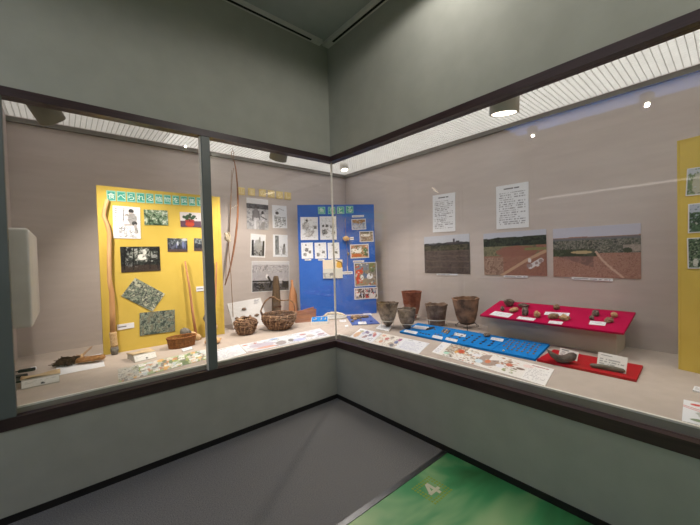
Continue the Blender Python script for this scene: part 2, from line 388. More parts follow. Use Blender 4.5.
# louvred light ceilings: a lit diffuser above white blades
def louvre(name, x0, x1, y0, y1, along, mat, step=.042):
    pn = struct(name, MB().box((x0, y0, ZL+.05), (x1, y1, ZL+.06)), mat)
    b = MB(); c = MB()
    if along == 'x':
        for x in np.arange(x0+.02, x1, step): c.box((x-.0012, y0, ZL-.001), (x+.0012, y1, ZL+.02))
        for y in np.arange(y0+.01, y1, .04): b.box((x0, y-.0012, ZL), (x1, y+.0012, ZL+.022))
    else:
        for y in np.arange(y0+.02, y1, step): c.box((x0, y-.0012, ZL-.001), (x1, y+.0012, ZL+.02))
        for x in np.arange(x0+.01, x1, .04): b.box((x-.0012, y0, ZL), (x+.0012, y1, ZL+.022))
    cl = c.go('cross_blades', m_slat2); cl.parent = pn
    bl = b.go('louvre_blades', m_slat); bl.parent = pn
    return pn
LW = 2.6
louvre('ceiling_left_case', XE, -1.25, .08, D1-.03, 'x', emit('tube_light_dim', (255, 249, 244), .62*LW))
louvre('ceiling_centre_case', -1.25, .08, .08, D1-.03, 'x', emit('tube_light_mid', (255, 250, 246), 1.1*LW))
louvre('ceiling_right_case', .08, D2-.03, YE, D1-.03, 'y', emit('tube_light', (255, 251, 247), 1.0*LW))
# panes and mullions
def pane(name, a, b):
    w = empty(name, (0, 0, 0)); tag(w, kind='structure'); MB().box(a, b).go('glass_pane', G, w); return w
pane('window_1', (-2.378, .036, ZST), (-1.286, .044, ZFB))
pane('window_2', (-1.216, .036, ZST), (.036, .044, ZFB))
pane('window_3', (.036, YE, ZST), (.044, .036, ZFB))
struct('trim_16', MB().box((-2.45, .0, ZST), (-2.378, .048, ZFB), .004), m_mull)
struct('trim_17', MB().box((-1.283, .0, ZST), (-1.216, .048, ZFB), .004), m_mull)
struct('trim_18', MB().box((-1.290, .012, ZST), (-1.283, .05, ZFB)), m_strip)
struct('trim_19', MB().box((.034, .034, ZST), (.048, .048, ZFB)), m_strip)
# floor number 4 in its square of dots, printed on the green floor
def text_mesh(name, body, size, m, parent, mat=None, ext=.0006, loc=(0, 0, 0), font_off=0.):
    c = bpy.data.curves.new(name, 'FONT'); c.body = body; c.size = 1; c.align_x = 'LEFT'; c.extrude = 0; c.offset = font_off; c.resolution_u = 3
    t = bpy.data.objects.new(name, c); COL.objects.link(t); bpy.context.view_layer.update()
    me0 = t.evaluated_get(bpy.context.evaluated_depsgraph_get()).to_mesh()
    V = [v.co.copy() for v in me0.vertices]; Fs = [tuple(p.vertices) for p in me0.polygons]
    x0 = min(v.x for v in V); x1 = max(v.x for v in V); y0 = min(v.y for v in V); y1 = max(v.y for v in V)
    k = size/max(x1-x0, y1-y0); cx, cy = (x0+x1)/2, (y0+y1)/2
    # give the glyphs a real thickness: front faces plus a skirt along the outline
    n = len(V); fr = [Vector(((v.x-cx)*k+loc[0], (v.y-cy)*k+loc[1], loc[2]+ext)) for v in V]; bk = [Vector((p.x, p.y, loc[2])) for p in fr]
    cnt = {}
    for f in Fs:
        for a, b in zip(f, f[1:]+f[:1]): cnt[(a, b)] = 1
    sk = [(b, a, n+a, n+b) for (a, b) in cnt if (b, a) not in cnt]
    bpy.data.objects.remove(t)
    return link(name, fr+bk, Fs+sk, m, parent, False, mat)
c4 = Vector((-.417, -1.489, .0))
nb4 = MB(); ox, oy = c4.x-.046, c4.y-.054; h0, h1 = .0002, .0014
nb4.box((ox+.050, oy, h0), (ox+.073, oy+.108, h1)).box((ox-.002, oy+.024, h0), (ox+.094, oy+.046, h1+.0005))
nb4.prism([(ox-.002, oy+.038), (ox+.022, oy+.038), (ox+.073, oy+.108), (ox+.046, oy+.108)], h0, h1+.0010)
num = nb4.go('number', m_num, gf)
db = MB()
for i in range(9):
    for j in range(9):
        x = c4.x+(i-4)*.0212; y = c4.y+(j-4)*.0212
        if abs(i-4) < 2.1 and abs(j-4) < 2.6: continue
        db.box((x-.0065, y-.0065, 0), (x+.0065, y+.0065, .0008))
db.go('dot_pattern', m_dot, gf)

# ------------------------------------------------------------------ lamps of the room
def spot_light(name, loc, target, power, size, color=(1, .86, .68), blend=.6, rad=.03, parent=None):
    d = bpy.data.lights.new(name, 'SPOT'); d.energy = power; d.spot_size = size; d.spot_blend = blend; d.color = color; d.shadow_soft_size = rad
    o = bpy.data.objects.new(name, d); COL.objects.link(o); o.location = loc
    o.rotation_euler = (Vector(target)-Vector(loc)).to_track_quat('-Z', 'Y').to_euler()
    return o
m_lampglow = emit('lamp_face', (255, 240, 215), 6.)
m_lampoff = noisy('lamp_grey', (120, 116, 104), (126, 122, 110), 20, .5)
def can(label, loc, target, r, h, power, size, body_m, stem_top, glow=True, group=None, dirv=None, beam=(1, .89, .77), blend=.6, face=.83):
    """cylindrical spotlight on a stem: body, lamp face and stem; loc = centre of the mouth"""
    loc = Vector(loc); d = (Vector(target)-loc).normalized() if dirv is None else Vector(dirv).normalized()
    q = d.to_track_quat('-Z', 'Y').to_matrix().to_4x4(); q.translation = loc
    e = empty('spotlight', loc, mat=q); tag(e, label, 'lamp', group)
    MB().lathe([(r*.82, .012), (r*.86, .0), (r, 0), (r, h*.93), (r*.9, h), (.01, h)], 32).go('housing', body_m, e, True)
    MB().lathe([(.002, .002), (r*face, .001), (r*face, .012), (.002, .014)], 28).go('lamp_face', m_lampglow if glow else m_black, e)
    top = q.inverted() @ Vector((loc.x-d.x*h*.6, loc.y-d.y*h*.6, stem_top)); st = Vector((0, 0, h*.6))
    MB().tube([st, top], .012, 8).go('stem', m_white, e)
    if power: spot_light('spot_beam', loc+d*.02, loc+d, power, size, beam, blend, rad=r*.3)
    return e
can('grey white cylinder spotlight hanging behind the right glass', (.22, -1.70, 2.455), (1.0, -1.4, .64), .095, .17, 26, 1.5, m_white, ZL, dirv=(.12, .1, -1))
can('dull beige spotlight tucked under the frame at far left', (-2.16, .28, 2.47), (-1.42, 1.07, 1.30), .078, .2, 118, 1.45, m_lampoff, ZL, blend=1.)
can('small grey spotlight under the frame left of the corner', (-.50, .2, 2.465), (-.4, 1.3, .7), .085, .2, 100, 1.8, m_lampoff, ZL)
can('small bright spotlight inside the corner of the case', tuple(atz(344.5, 170, 2.55)), (1.1, .0, .7), .05, .09, 62, 2.3, m_white, ZL, dirv=(-.1, -.25, -1))
can('white cylinder spotlight out of view, added to light the right yellow panel', (.30, -3.25, 2.455), (1.0, -3.0, 1.4), .095, .17, 16, 1.3, m_white, ZL)  # unseen case spot, added to brighten the right yellow panel
# ceiling wash lamp close to the right wall
can('white ceiling spotlight above the right wall', (-.50, -1.55, 3.50), (-.1, -1.55, 2.4), .06, .12, 19, 3.1, m_white, ZC, dirv=(.0, .0, -1), beam=(1, .96, .92), blend=.25)
for k, (x, y, pw, s) in enumerate(((-.45, -3.45, 40, 'close to the right wall behind the view'), (-3.4, -4.9, 30, 'out of view, added at the back to brighten the room'))):  # the back downlight is unseen, added to raise the room's light
    can('white ceiling downlight %s' % s, (x, y, 3.50), (x, y, 0), .055, .1, pw, 3.1, m_white, ZC, beam=(1, .95, .88), blend=.2, face=.5)
# ceiling light trough across the room with two spotlights below it (seen mirrored in the right glass)
lt = empty('ceiling_light', (-3.95, -2.6, ZC-.001)); tag(lt, 'long bluish louvred ceiling light behind the viewer', 'light')
MB().box((-.31, -2.0, -.05), (-.28, 2.5, 0)).box((.28, -2.0, -.05), (.31, 2.5, 0)).box((-.31, 2.47, -.05), (.31, 2.5, 0)).box((-.31, -2.0, -.05), (.31, -1.97, 0)).go('housing', m_white, lt)
MB().box((-.28, -1.97, -.05), (.28, 2.47, -.03)).go('diffuser', emit('cool_tube', (118, 168, 255), 3.0), lt)
bl = MB()
for x in np.arange(-.24, .27, .08): bl.box((x-.006, -1.97, -.056), (x+.006, 2.47, -.05))
bl.go('louvre_blades', m_slat, lt)
can('ceiling spotlight below the end of the louvred light', (-3.96, -.47, 3.48), (-3.96, -.5, 0), .08, .13, 6, 3.1, m_trimgrey, ZC-.056, face=.45, dirv=(.0, 0, -1), beam=(1, .95, .88), blend=.2)
can('ceiling spotlight below the middle of the louvred light', (-3.96, -1.95, 3.48), (-3.96, -1.95, 0), .08, .13, 50, 3.1, m_trimgrey, ZC-.056, face=.45, dirv=(.0, 0, -1), beam=(1, .95, .88), blend=.2)
# strip added in place of an opposite case's lit louvre, mirrored in the right glass
ls = empty('opposite_louvre_strip', (RX, -1.5, 2.54)); tag(ls, 'slim glowing strip standing in for the lit louvre of an opposite case', 'light')
MB().box((0, -2.0, -.03), (.05, 1.4, .03)).go('housing', m_white, ls)
MB().box((.05, -1.95, -.016), (.056, 1.35, .016)).go('diffuser', emit('louvre_strip_glow', (255, 248, 240), 2.0), ls)

# ------------------------------------------------------------------ standing boards
def board(name, label, A, B, z0, z1, th, m, medge, edge=.012):
    """upright panel whose front face runs from A to B (seen left to right)"""
    A = Vector((*A, z0)); B = Vector((*B, z0)); ux = (B-A).normalized(); w = (B-A).length; h = z1-z0
    mt = frame_mat((A+B)/2, ux, (0, 0, 1)); e = empty(name, None, mat=mt)
    tag(e, label, 'panel')
    MB().box((-w/2+edge, edge, -th), (w/2-edge, h-edge, 0)).go('face_panel', m, e)
    MB().box((-w/2, 0, -th), (-w/2+edge, h, .002)).box((w/2-edge, 0, -th), (w/2, h, .002)).box((-w/2+edge, h-edge, -th), (w/2-edge, h, .002)).box((-w/2+edge, 0, -th), (w/2-edge, edge, .002)).go('border', medge, e)
    n = ux.cross(Vector((0, 0, 1)))
    return (A, n)
YP = board('display_panel', 'large yellow panel with plant photos in the left case', (-1.888, 1.06), (-.765, 1.085), ZD, 2.205, .03, m_yellow, m_yellow, .03)
BP = board('display_panel', 'tall blue panel set diagonally across the case corner', (.392, 1.300), (1.315, .695), ZD, 2.232, .03, m_blue, m_blue)
RP = board('display_panel', 'yellow panel cut off by the right edge of the view', (1.10, -2.486), (.83, -3.47), ZD, 2.225, .03, m_yellow, m_yellow)
LWP = ((0, D1, 0), (0, 1, 0)); RWP = ((D2, 0, 0), (1, 0, 0))
def rq(x0, y0, x1, y1): return [(x0, y0), (x1, y0), (x1, y1), (x0, y1)]
# title tiles
ORD = ['first', 'second', 'third', 'fourth', 'fifth', 'sixth', 'seventh', 'eighth', 'ninth', 'tenth', 'eleventh']
def tile(px4, plane, ch, label, m, mrim, mink, group, rim=.10):
    mt, w, h = quad_frame(px4, *plane); s = (w+h)/2
    e = empty('letter_tile', None, mat=mt); tag(e, label, 'letter tile', group)
    MB().box((-w/2, -h/2, 0), (w/2, h/2, .006)).go('tile_rim', mrim, e)
    tf = MB().box((-w/2*(1-rim*2), -h/2*(1-rim*2), .006), (w/2*(1-rim*2), h/2*(1-rim*2), .0075)).go('tile_face', m, e)
    text_mesh('character', ch, s*.68, mink, tf, ext=.0012, loc=(0, 0, .0076), font_off=.0)
xs = np.linspace(106.5, 197.6, 11)*1.0
tx = [(106.6, 115.6), (116.8, 125.6), (126.9, 135.3), (136.5, 144.6), (145.8, 153.4), (155.0, 162.4), (163.8, 170.8), (172.4, 179.2), (180.6, 187.2), (188.6, 195.0), (196.6, 203.2)]
for i, ((a, b), ch) in enumerate(zip(tx, '食べられる植物を採集す')):
    yt = 190.3+(a-106.6)*.0785; yb = yt+10.3-(a-106.6)*.018; s = .085*(b-a)
    tile([(a, yt), (b, yt+s), (b, yb+s-.2), (a, yb)], YP, ch, 'teal title tile on the yellow panel, %s from the left' % ORD[i], m_teal, m_tealrim, m_ink, 'title tiles on the yellow panel')
for i, (a, y, ch) in enumerate([(237.6, 187), (247.9, 187.8), (258.9, 188.8), (267.8, 189.9), (276.2, 191), (284.4, 191.9)] and [(237.6, 187, '山'), (247.9, 187.8, '里'), (258.9, 188.8, 'の'), (267.8, 189.9, 'く'), (276.2, 191, 'ら'), (284.4, 191.9, 'し')]):
    w = 7.0-.12*i
    tile([(a, y), (a+w, y+1), (a+w, y+8.2), (a, y+7.6)], LWP, ch, 'pale cream title tile on the wall, %s from the left' % ORD[i], m_cream, m_cream, m_creamink, 'cream title tiles on the rear wall')
for i, (a, y, ch) in enumerate([(318, 207, '魚'), (328, 207, 'を'), (337, 206.7, 'と'), (346, 206.2, 'る')]):
    tile([(a, y), (a+7.2, y-.1), (a+7.2, y+7), (a, y+7.1)], BP, ch, 'teal title tile on the blue panel, %s from the left' % ORD[i], m_teal, m_tealrim, m_ink, 'title tiles on the blue panel', .08)

# ------------------------------------------------------------------ pictures: painters
def p_text(rows=14, title=True, dens=.62):
    def f(p):
        if title: p.text(.25, .88, .78, .94, 1, (50, 50, 55), .85)
        p.text(.1, .08, .9, .84, rows, (110, 110, 116), dens, .6)
    return f
def p_field1(p):
    p.a[:] = (76, 63, 60); p.mottle(p.V < .78, [(72, 62, 62), (84, 72, 70), (102, 90, 86), (78, 68, 64)], 30)
    for v in (.18, .33, .47, .6): p.put((abs(p.V-v+.02*p.U) < .018), (112, 96, 90), .5)
    p.mottle((p.V < .76)&(p.V > .6), [(66, 66, 52), (88, 84, 70), (52, 50, 44)], 12)
    p.rect(0, .79, 1, 1, (196, 199, 210)); p.put((p.V > .74)&(p.V < .79+.03*p.noise(14)), (52, 52, 56))
    p.rect(.52, .77, .86, .82, (74, 70, 78)).rect(.66, .8, .7, .9, (84, 82, 92)).rect(.72, .8, .8, .85, (66, 62, 70)).rect(.12, .78, .3, .81, (120, 120, 128))
def p_field2(p):
    p.mottle(p.all(), [(148, 104, 90), (158, 114, 98), (134, 94, 82), (154, 110, 96)], 34)
    p.mottle((p.V > .45)&(p.U < .75-.3*p.V+.3), [(112, 118, 90), (134, 136, 108), (92, 98, 76)], 34, .85)
    p.ell(.55, .55, .33, .12, (150, 94, 84), .8, .4); p.mottle((p.V < .42)&(p.U < .34), [(150, 122, 108), (170, 144, 128), (132, 104, 92)], 30)
    p.line([(.28, -.02), (.7, .34), (1.02, .56)], .022, (190, 158, 132)); p.mottle((p.V > .56)&(p.V < .62)&(p.U > .68), [(150, 142, 96), (130, 132, 88)], 8)
    p.mottle((p.V > .68)&(p.V < .88+.04*p.noise(10)), [(44, 52, 42), (62, 68, 56), (34, 40, 36)], 14)
    p.put(p.V > .86+.03*p.noise(8), (190, 194, 210)); p.line([(.76, .2), (.92, .34)], .035, (214, 212, 214)); p.clutter(12, [(225, 222, 222), (150, 130, 130)], (.72, .16, .93, .36), .02)
def p_field3(p):
    p.mottle(p.all(), [(162, 122, 108), (174, 136, 122), (146, 106, 94), (168, 130, 114)], 34)
    p.mottle((p.V < .5)&(p.V > .45-.5*p.U)&(p.U < .5), [(116, 90, 88), (138, 106, 100), (100, 80, 80)], 12, .6)
    p.mottle((p.V > .48)&(p.V < .76), [(88, 90, 82), (114, 114, 106), (144, 140, 130), (72, 74, 70)], 40); p.mottle((p.V > .42)&(p.V < .56)&(p.U < .55-.3*(p.V-.4)), [(62, 68, 52), (82, 88, 70)], 14)
    p.line([(.53, .5), (.6, .34), (.7, .18), (.82, .02)], .013, (202, 172, 154)); p.ell(.36, .5, .13, .03, (190, 170, 130)); p.rect(.82, .5, 1, .62, (196, 180, 172), .6)
    p.ell(.87, .52, .05, .05, (72, 76, 58), 1, .4); p.put(p.V > .79+.02*p.noise(9), (194, 195, 212)); p.put((p.V > .74)&(p.V < .79), (110, 112, 118), .8)
def p_leaves(cols, f=12):
    def g(p): p.mottle(p.all(), cols, f)
    return g
def p_forest(p):
    p.mottle(p.all(), [(24, 24, 26), (40, 42, 44), (30, 30, 30), (62, 68, 66), (26, 28, 30)], 16)
    p.mottle(((p.U-.52)/.3)**2+((p.V-.68)/.3)**2 < .9, [(40, 44, 40), (96, 104, 96), (190, 192, 186), (60, 64, 60)], 16)
    p.ell(.53, .58, .11, .12, (236, 234, 228), 1, .4); p.ell(.6, .78, .05, .1, (225, 226, 222), 1, .4); p.ell(.86, .6, .08, .08, (170, 172, 170), .8, .5)
    p.put(p.V < .22+.06*p.noise(6), (70, 56, 50), .8); p.sketch(14, (120, 122, 122), (.1, .2, .4, .6), .008, .1)
    p.clutter(50, [(150, 156, 150), (90, 96, 90), (196, 198, 194)], (.15, .4, .95, .98), .022, .8)
    for u in (.08, .3, .72, .93): p.line([(u, .1), (u+.03, 1)], .014, (22, 22, 24))
def p_dark(p):
    p.mottle(p.all(), [(40, 42, 52), (60, 62, 78), (34, 34, 40), (90, 94, 112)], 9); p.rect(0, 0, 1, .2, (92, 72, 68), .8)
    p.mottle((p.V > .55), [(50, 56, 60), (110, 122, 126), (36, 40, 44), (160, 168, 170)], 14, .8); p.ell(.5, .62, .05, .16, (196, 202, 212), 1, .4); p.ell(.45, .45, .04, .18, (110, 116, 150)); p.ell(.78, .5, .04, .3, (120, 130, 176), .9, .4); p.ell(.88, .45, .035, .26, (96, 106, 150), .9, .4); p.ell(.16, .5, .03, .2, (60, 64, 80)); p.ell(.85, .9, .15, .1, (200, 204, 206), .8, .3)
def p_redpot(p):
    p.a[:] = (206, 200, 204); p.rect(0, 0, 1, .42, (92, 66, 84)); p.ell(.42, .2, .2, .2, (176, 66, 42)); p.ell(.42, .42, .22, .12, (150, 48, 44))
    for u, v, r in ((.2, .66, .1), (.36, .72, .12), (.52, .62, .1), (.62, .72, .09), (.3, .55, .09), (.45, .85, .07), (.72, .6, .04)): p.ell(u, v, r, r*1.0, (46, 74, 50), 1, .5)
    p.line([(.42, .4), (.4, .75)], .02, (70, 44, 40))
def p_person_sketch(p):
    p.text(.06, .5, .14, .94, 7, (90, 90, 90), .7); p.ell(.66, .86, .1, .07, (52, 52, 54)); p.ell(.64, .8, .08, .07, (206, 196, 190)); p.ell(.66, .86, .1, .05, (58, 58, 60))
    p.ell(.7, .62, .17, .17, (150, 148, 148), .8, .2); p.line([(.52, .76), (.44, .72)], .03, (170, 166, 164)); p.line([(.7, .7), (.48, .74)], .035, (160, 156, 154))
    p.line([(.4, .94), (.36, .52)], .014, (70, 70, 72)); p.line([(.42, .42), (.72, .44)], .035, (176, 170, 168)); p.ell(.78, .48, .1, .07, (62, 62, 66)); p.line([(.8, .42), (.86, .2)], .05, (176, 172, 170))
    p.sketch(34, (96, 96, 98), (.2, .05, .9, .36), .008, .14); p.sketch(16, (120, 120, 120), (.5, .5, .85, .8), .006, .12)
def p_bw_people(p):
    p.a[:] = (196, 196, 200); p.rect(0, .8, 1, 1, (228, 228, 232)); p.mottle((p.V > .66)&(p.V < .82), [(70, 70, 76), (110, 110, 116), (90, 90, 96)], 12)
    p.mottle(p.V < .66, [(176, 176, 180), (200, 200, 204), (150, 150, 156)], 14)
    p.ell(.42, .74, .06, .07, (84, 80, 82)); p.ell(.42, .5, .13, .19, (128, 126, 130)); p.line([(.3, .58), (.26, .3)], .035, (112, 110, 114)); p.line([(.54, .58), (.58, .34)], .03, (112, 110, 114)); p.line([(.38, .34), (.37, .02)], .05, (214, 212, 216)); p.line([(.48, .34), (.5, .02)], .05, (196, 194, 198))
    p.ell(.72, .55, .055, .06, (64, 62, 66)); p.ell(.74, .34, .1, .17, (206, 204, 208)); p.line([(.74, .2), (.74, .02)], .08, (150, 148, 152)); p.line([(.66, .42), (.9, .34)], .025, (90, 88, 92)); p.sketch(24, (120, 120, 126), (.0, .0, 1, .35), .008, .14)
def p_hut(p):
    p.line([(.2, .74), (.5, .86), (.8, .78)], .012, (120, 120, 124)); p.ell(.32, .66, .12, .07, (84, 82, 86)); p.sketch(60, (128, 130, 130), (.15, .08, .9, .5), .012, .2); p.sketch(20, (90, 92, 92), (.15, .05, .6, .6), .012, .14)
def p_baskets(p):
    p.border(.06, (236, 236, 236)); p.mottle((p.V < .5)&(p.U > .08)&(p.U < .92)&(p.V > .06), [(60, 60, 62), (150, 150, 150), (186, 186, 186), (100, 100, 102)], 10); p.rect(.08, .1, .2, .74, (48, 48, 52)); p.rect(.8, .1, .92, .72, (60, 60, 64)); p.ell(.5, .5, .26, .26, (168, 168, 168), .9, .3); p.ell(.6, .76, .06, .13, (150, 150, 150))
def p_tree(p):
    p.mottle((abs(p.U-.26) < .13)&(p.V > .1)&(p.V < .94), [(120, 124, 128), (160, 164, 168), (92, 96, 100)], 14); p.sketch(24, (150, 150, 152), (.4, .06, .95, .5), .01, .2); p.ell(.74, .3, .12, .22, (128, 128, 130), .8, .4); p.ell(.76, .52, .07, .08, (90, 90, 92))
def p_river(p):
    p.mottle(p.all(), [(170, 168, 172), (196, 192, 196), (140, 138, 142), (184, 180, 184)], 12); p.rect(0, .88, 1, 1, (206, 204, 208)); p.rect(0, .36, 1, .62, (176, 172, 178), .7)
    p.mottle(p.V < .3, [(44, 44, 48), (110, 108, 112), (62, 62, 66), (90, 88, 92)], 12); p.line([(0, .34), (.45, .34), (1, .3)], .02, (50, 50, 54)); p.ell(.39, .5, .035, .07, (226, 224, 226)); p.line([(.42, .48), (.5, .3), (.46, .16)], .025, (40, 40, 44)); p.rect(.8, .12, 1, .32, (52, 52, 56)); p.rect(.6, .26, .8, .42, (206, 204, 208), .7); p.border(.02, (226, 226, 226))
def p_drawing(seed, spots, n=26, c=(150, 148, 148)):
    def f(p):
        p.rng = np.random.RandomState(seed); p.sketch(n*2, (120, 118, 118), (.08, .08, .92, .92), .007, .16, .6)
        for u, v, r, col in spots: p.ell(u, v, r, r*p.asp, col, .45, .5); p.sketch(14, tuple(q*.7 for q in col), (u-r, v-r*p.asp, u+r, v+r*p.asp), .01, r*1.2, .9)
    return f
def p_photo(seed, base, blobs, border=.05):
    def f(p):
        p.rng = np.random.RandomState(seed); p.mottle(p.all(), base, 6)
        for u, v, ru, rv, c in blobs: p.ell(u, v, ru, rv, c, 1, .35)
        p.clutter(70, list(base)+[b[4] for b in blobs]+[(60, 58, 56), (210, 206, 200)], (0, 0, 1, 1), .035, .75)
        if border: p.border(border, (216, 216, 220))
    return f
# right wall sheets and photographs
hang('text_sheet', 'smaller white text sheet on the right rear wall', 'notice', [(432, 195.3), (455, 192.8), (456, 230.6), (434, 233)], RWP, p_text(16), dpm=170)
hang('text_sheet', 'larger white text sheet above the middle field photo', 'notice', [(496, 186.8), (528.2, 181.6), (529.4, 227), (497, 229.4)], RWP, p_text(15), dpm=170)
hang('photo_print', 'dark ploughed field photo, nearest the corner on the right wall', 'photo', [(424.2, 237), (469.6, 233.6), (470.4, 274), (425.2, 273)], RWP, p_field1, dpm=160)
hang('photo_print', 'red earth field photo with a diagonal path and white tarps', 'photo', [(483.8, 233.8), (546.4, 229), (547.2, 276), (484.4, 275)], RWP, p_field2, dpm=160)
hang('photo_print', 'widest field photo with pale path, right of the other two', 'photo', [(553, 229), (641, 223), (641.2, 279), (553.8, 276.6)], RWP, p_field3, dpm=150)
def p_cap(p): p.text(.06, .25, .94, .8, 1, (90, 90, 95), .75)
for q, s in (([(437, 273.6), (458, 273.8), (458, 275.4), (437, 275.2)], 'dark ploughed field photo'), ([(504, 275.2), (528, 275.8), (528, 277.8), (504, 277.2)], 'red earth field photo'), ([(572, 276.8), (613, 278.8), (613, 281.4), (572, 279.2)], 'widest field photo')):
    hang('caption_strip', 'narrow white caption strip below the %s' % s, 'caption', q, RWP, p_cap, th=.009)
# yellow panel
hang('drawing_sheet', 'ink drawing of a kneeling person on the yellow panel', 'drawing', [(112, 205.6), (139.6, 207.4), (141, 239), (113.8, 238)], YP, p_person_sketch, dpm=260)
hang('photo_print', 'green leaf photo beside the ink drawing on the yellow panel', 'photo', [(143.8, 209.4), (167.4, 210.6), (168, 225.4), (144.2, 225)], YP, p_leaves([(48, 66, 48), (92, 118, 92), (150, 172, 146), (70, 92, 68), (196, 206, 190)], 10), dpm=200)
hang('photo_print', 'photo of a leafy plant in a red pot', 'photo', [(179.8, 212), (201.8, 213), (202.4, 227.4), (180.4, 226.8)], YP, p_redpot, dpm=220)
hang('photo_print', 'large dark forest photo with a bright gap', 'photo', [(119.6, 246.8), (159, 246.4), (161, 270.6), (121.4, 272.6)], YP, p_forest, dpm=220)
hang('photo_print', 'small dark photo of people below the leaf photo', 'photo', [(167, 238), (187, 238.6), (187.4, 251.6), (167.8, 251.8)], YP, p_dark, dpm=180)
hang('photo_print', 'small dark photo half hidden by the centre mullion', 'photo', [(193.8, 238.2), (213, 239), (213.2, 251.2), (194, 250.8)], YP, p_dark, dpm=180, seed=5)
LV = [(74, 86, 78), (124, 136, 122), (166, 172, 152), (94, 100, 98), (56, 62, 64), (188, 190, 168)]
hang('photo_print', 'tilted photo of pale leaves on the yellow panel', 'photo', [(135.6, 277.4), (165.2, 294.6), (152.0, 310.8), (120.6, 296.4)], YP, p_leaves(LV, 11), dpm=200)
hang('photo_print', 'photo of grey green leaves below the tilted one', 'photo', [(139, 312.8), (174.6, 309.6), (175, 331), (140.2, 336)], YP, p_leaves([(66, 76, 72), (110, 122, 112), (156, 164, 146), (84, 92, 88), (130, 128, 110)], 12), dpm=200)
hang('caption_strip', 'white label strip on the yellow panel beside the long stick', 'caption', [(117, 325), (134, 322), (134.2, 327.8), (117.2, 330)], YP, p_cap, th=.006)
hang('caption_strip', 'white label strip on the yellow panel beside the mullion', 'caption', [(196, 286.8), (209, 285.6), (209, 290.4), (196.2, 291.4)], YP, p_cap, th=.006)
# rear wall, centre
hang('photo_print', 'black and white photo of two standing people', 'photo', [(246, 197.4), (267.4, 199.8), (269, 230), (247, 228.8)], LWP, p_bw_people, dpm=130)
hang('drawing_sheet', 'black and white sketch of a hut by grass', 'drawing', [(272, 205), (286, 206), (287.4, 228.4), (272.4, 228)], LWP, p_hut, dpm=150)
hang('photo_print', 'black and white photo of bundles between dark posts', 'photo', [(250, 233.6), (265, 234.6), (265.6, 258), (250.6, 257)], LWP, p_baskets, dpm=150)
hang('drawing_sheet', 'black and white sketch of a tree trunk and figure', 'drawing', [(272.6, 234.4), (287, 235), (287.8, 257), (273.4, 256.8)], LWP, p_tree, dpm=150)
hang('photo_print', 'large black and white landscape photo, lowest on the wall', 'photo', [(250.8, 261), (288.8, 261.2), (289.4, 290.4), (252, 292.6)], LWP, p_river, dpm=120)
# blue panel
hang('drawing_sheet', 'large ink drawing at the top left of the blue panel', 'drawing', [(300.2, 217.2), (317.8, 217), (318.2, 240), (301, 240)], BP, p_drawing(3, [(.36, .85, .06, (60, 60, 62)), (.85, .55, .09, (120, 118, 118)), (.3, .62, .2, (176, 172, 172)), (.5, .3, .22, (180, 176, 176))]), dpm=170)
hang('drawing_sheet', 'ink drawing with a dark patch, second in the top row of the blue panel', 'drawing', [(319.4, 216.6), (336, 216.2), (336.8, 239.6), (320.4, 239.8)], BP, p_drawing(4, [(.3, .33, .16, (96, 96, 96)), (.2, .6, .06, (90, 90, 90)), (.42, .6, .07, (60, 60, 60)), (.7, .55, .07, (120, 120, 120)), (.8, .3, .1, (170, 168, 168))]), dpm=170)
for i, (a, s) in enumerate(((301.2, 'left'), (314.6, 'middle'), (327.6, 'right'))):
    hang('drawing_sheet', 'small ink drawing, %s of the three in the second row' % s, 'drawing', [(a, 242.8), (a+11.6, 242.4), (a+12, 258.4), (a+.4, 258.8)], BP, p_drawing(8+i, [(.45, .55, .16, (80, 80, 82)), (.3, .25, .14, (110, 110, 110)), (.72, .4, .12, (96, 96, 96)), (.4, .85, .06, (40, 40, 40))][i:], 12), dpm=190)
    hang('caption_strip', 'tiny white caption under the %s small ink drawing' % s, 'caption', [(a+3.6, 259.2), (a+10, 259.0), (a+10, 260.4), (a+3.6, 260.6)], BP, p_cap, th=.008)
def p_chart(p):
    p.a[:] = (226, 214, 196); p.rect(0, 0, 1, .52, (206, 206, 200)); p.mottle((p.V < .3)&(p.U < .6), [(188, 190, 186), (206, 206, 200), (160, 162, 162)], 8); p.ell(.85, .72, .16, .2, (214, 166, 74), 1, .4); p.line([(.7, .95), (.95, .85), (1, .6)], .03, (120, 90, 50)); p.ell(.45, .22, .14, .07, (130, 130, 130), 1, .3)
hang('picture_board', 'beige picture board below the small ink drawings', 'picture', [(322.8, 260), (342.4, 259.4), (342.4, 278), (323, 278.4)], BP, p_chart, dpm=190, th=.02)
hang('caption_strip', 'white caption strip at the top right of the blue panel', 'caption', [(352, 215.4), (363.8, 215), (363.8, 217), (352, 217.4)], BP, p_cap)
hang('photo_print', 'photo of boats on water, topmost on the blue panel', 'photo', [(351.2, 219.2), (365.8, 218.8), (366, 229.2), (352, 230)], BP, p_photo(1, [(150, 160, 190), (176, 186, 206), (130, 140, 170)], [(.5, .8, .5, .2, (150, 112, 84)), (.5, .3, .5, .08, (186, 190, 206))]), dpm=190)
hang('photo_print', 'photo of a white fish on brown ground', 'photo', [(359.2, 231.4), (373, 231), (373.8, 241.6), (359.8, 242.2)], BP, p_photo(2, [(150, 132, 120), (164, 146, 134), (136, 118, 108)], [(.45, .62, .36, .12, (228, 226, 226)), (.55, .9, .5, .12, (96, 104, 92))]), dpm=190)
hang('photo_print', 'colourful photo of a white sack, third from the top', 'photo', [(350, 244.6), (368.6, 243.8), (369, 257.6), (350.6, 258.6)], BP, p_photo(3, [(150, 120, 96), (190, 160, 130), (110, 110, 84), (200, 140, 110)], [(.35, .55, .3, .2, (236, 234, 230)), (.3, .2, .3, .12, (190, 96, 60)), (.8, .45, .1, .3, (92, 120, 84))]), dpm=190)
hang('caption_strip', 'white caption strip above the festival photo', 'caption', [(353, 260.6), (364, 260.2), (364, 262), (353, 262.4)], BP, p_cap)
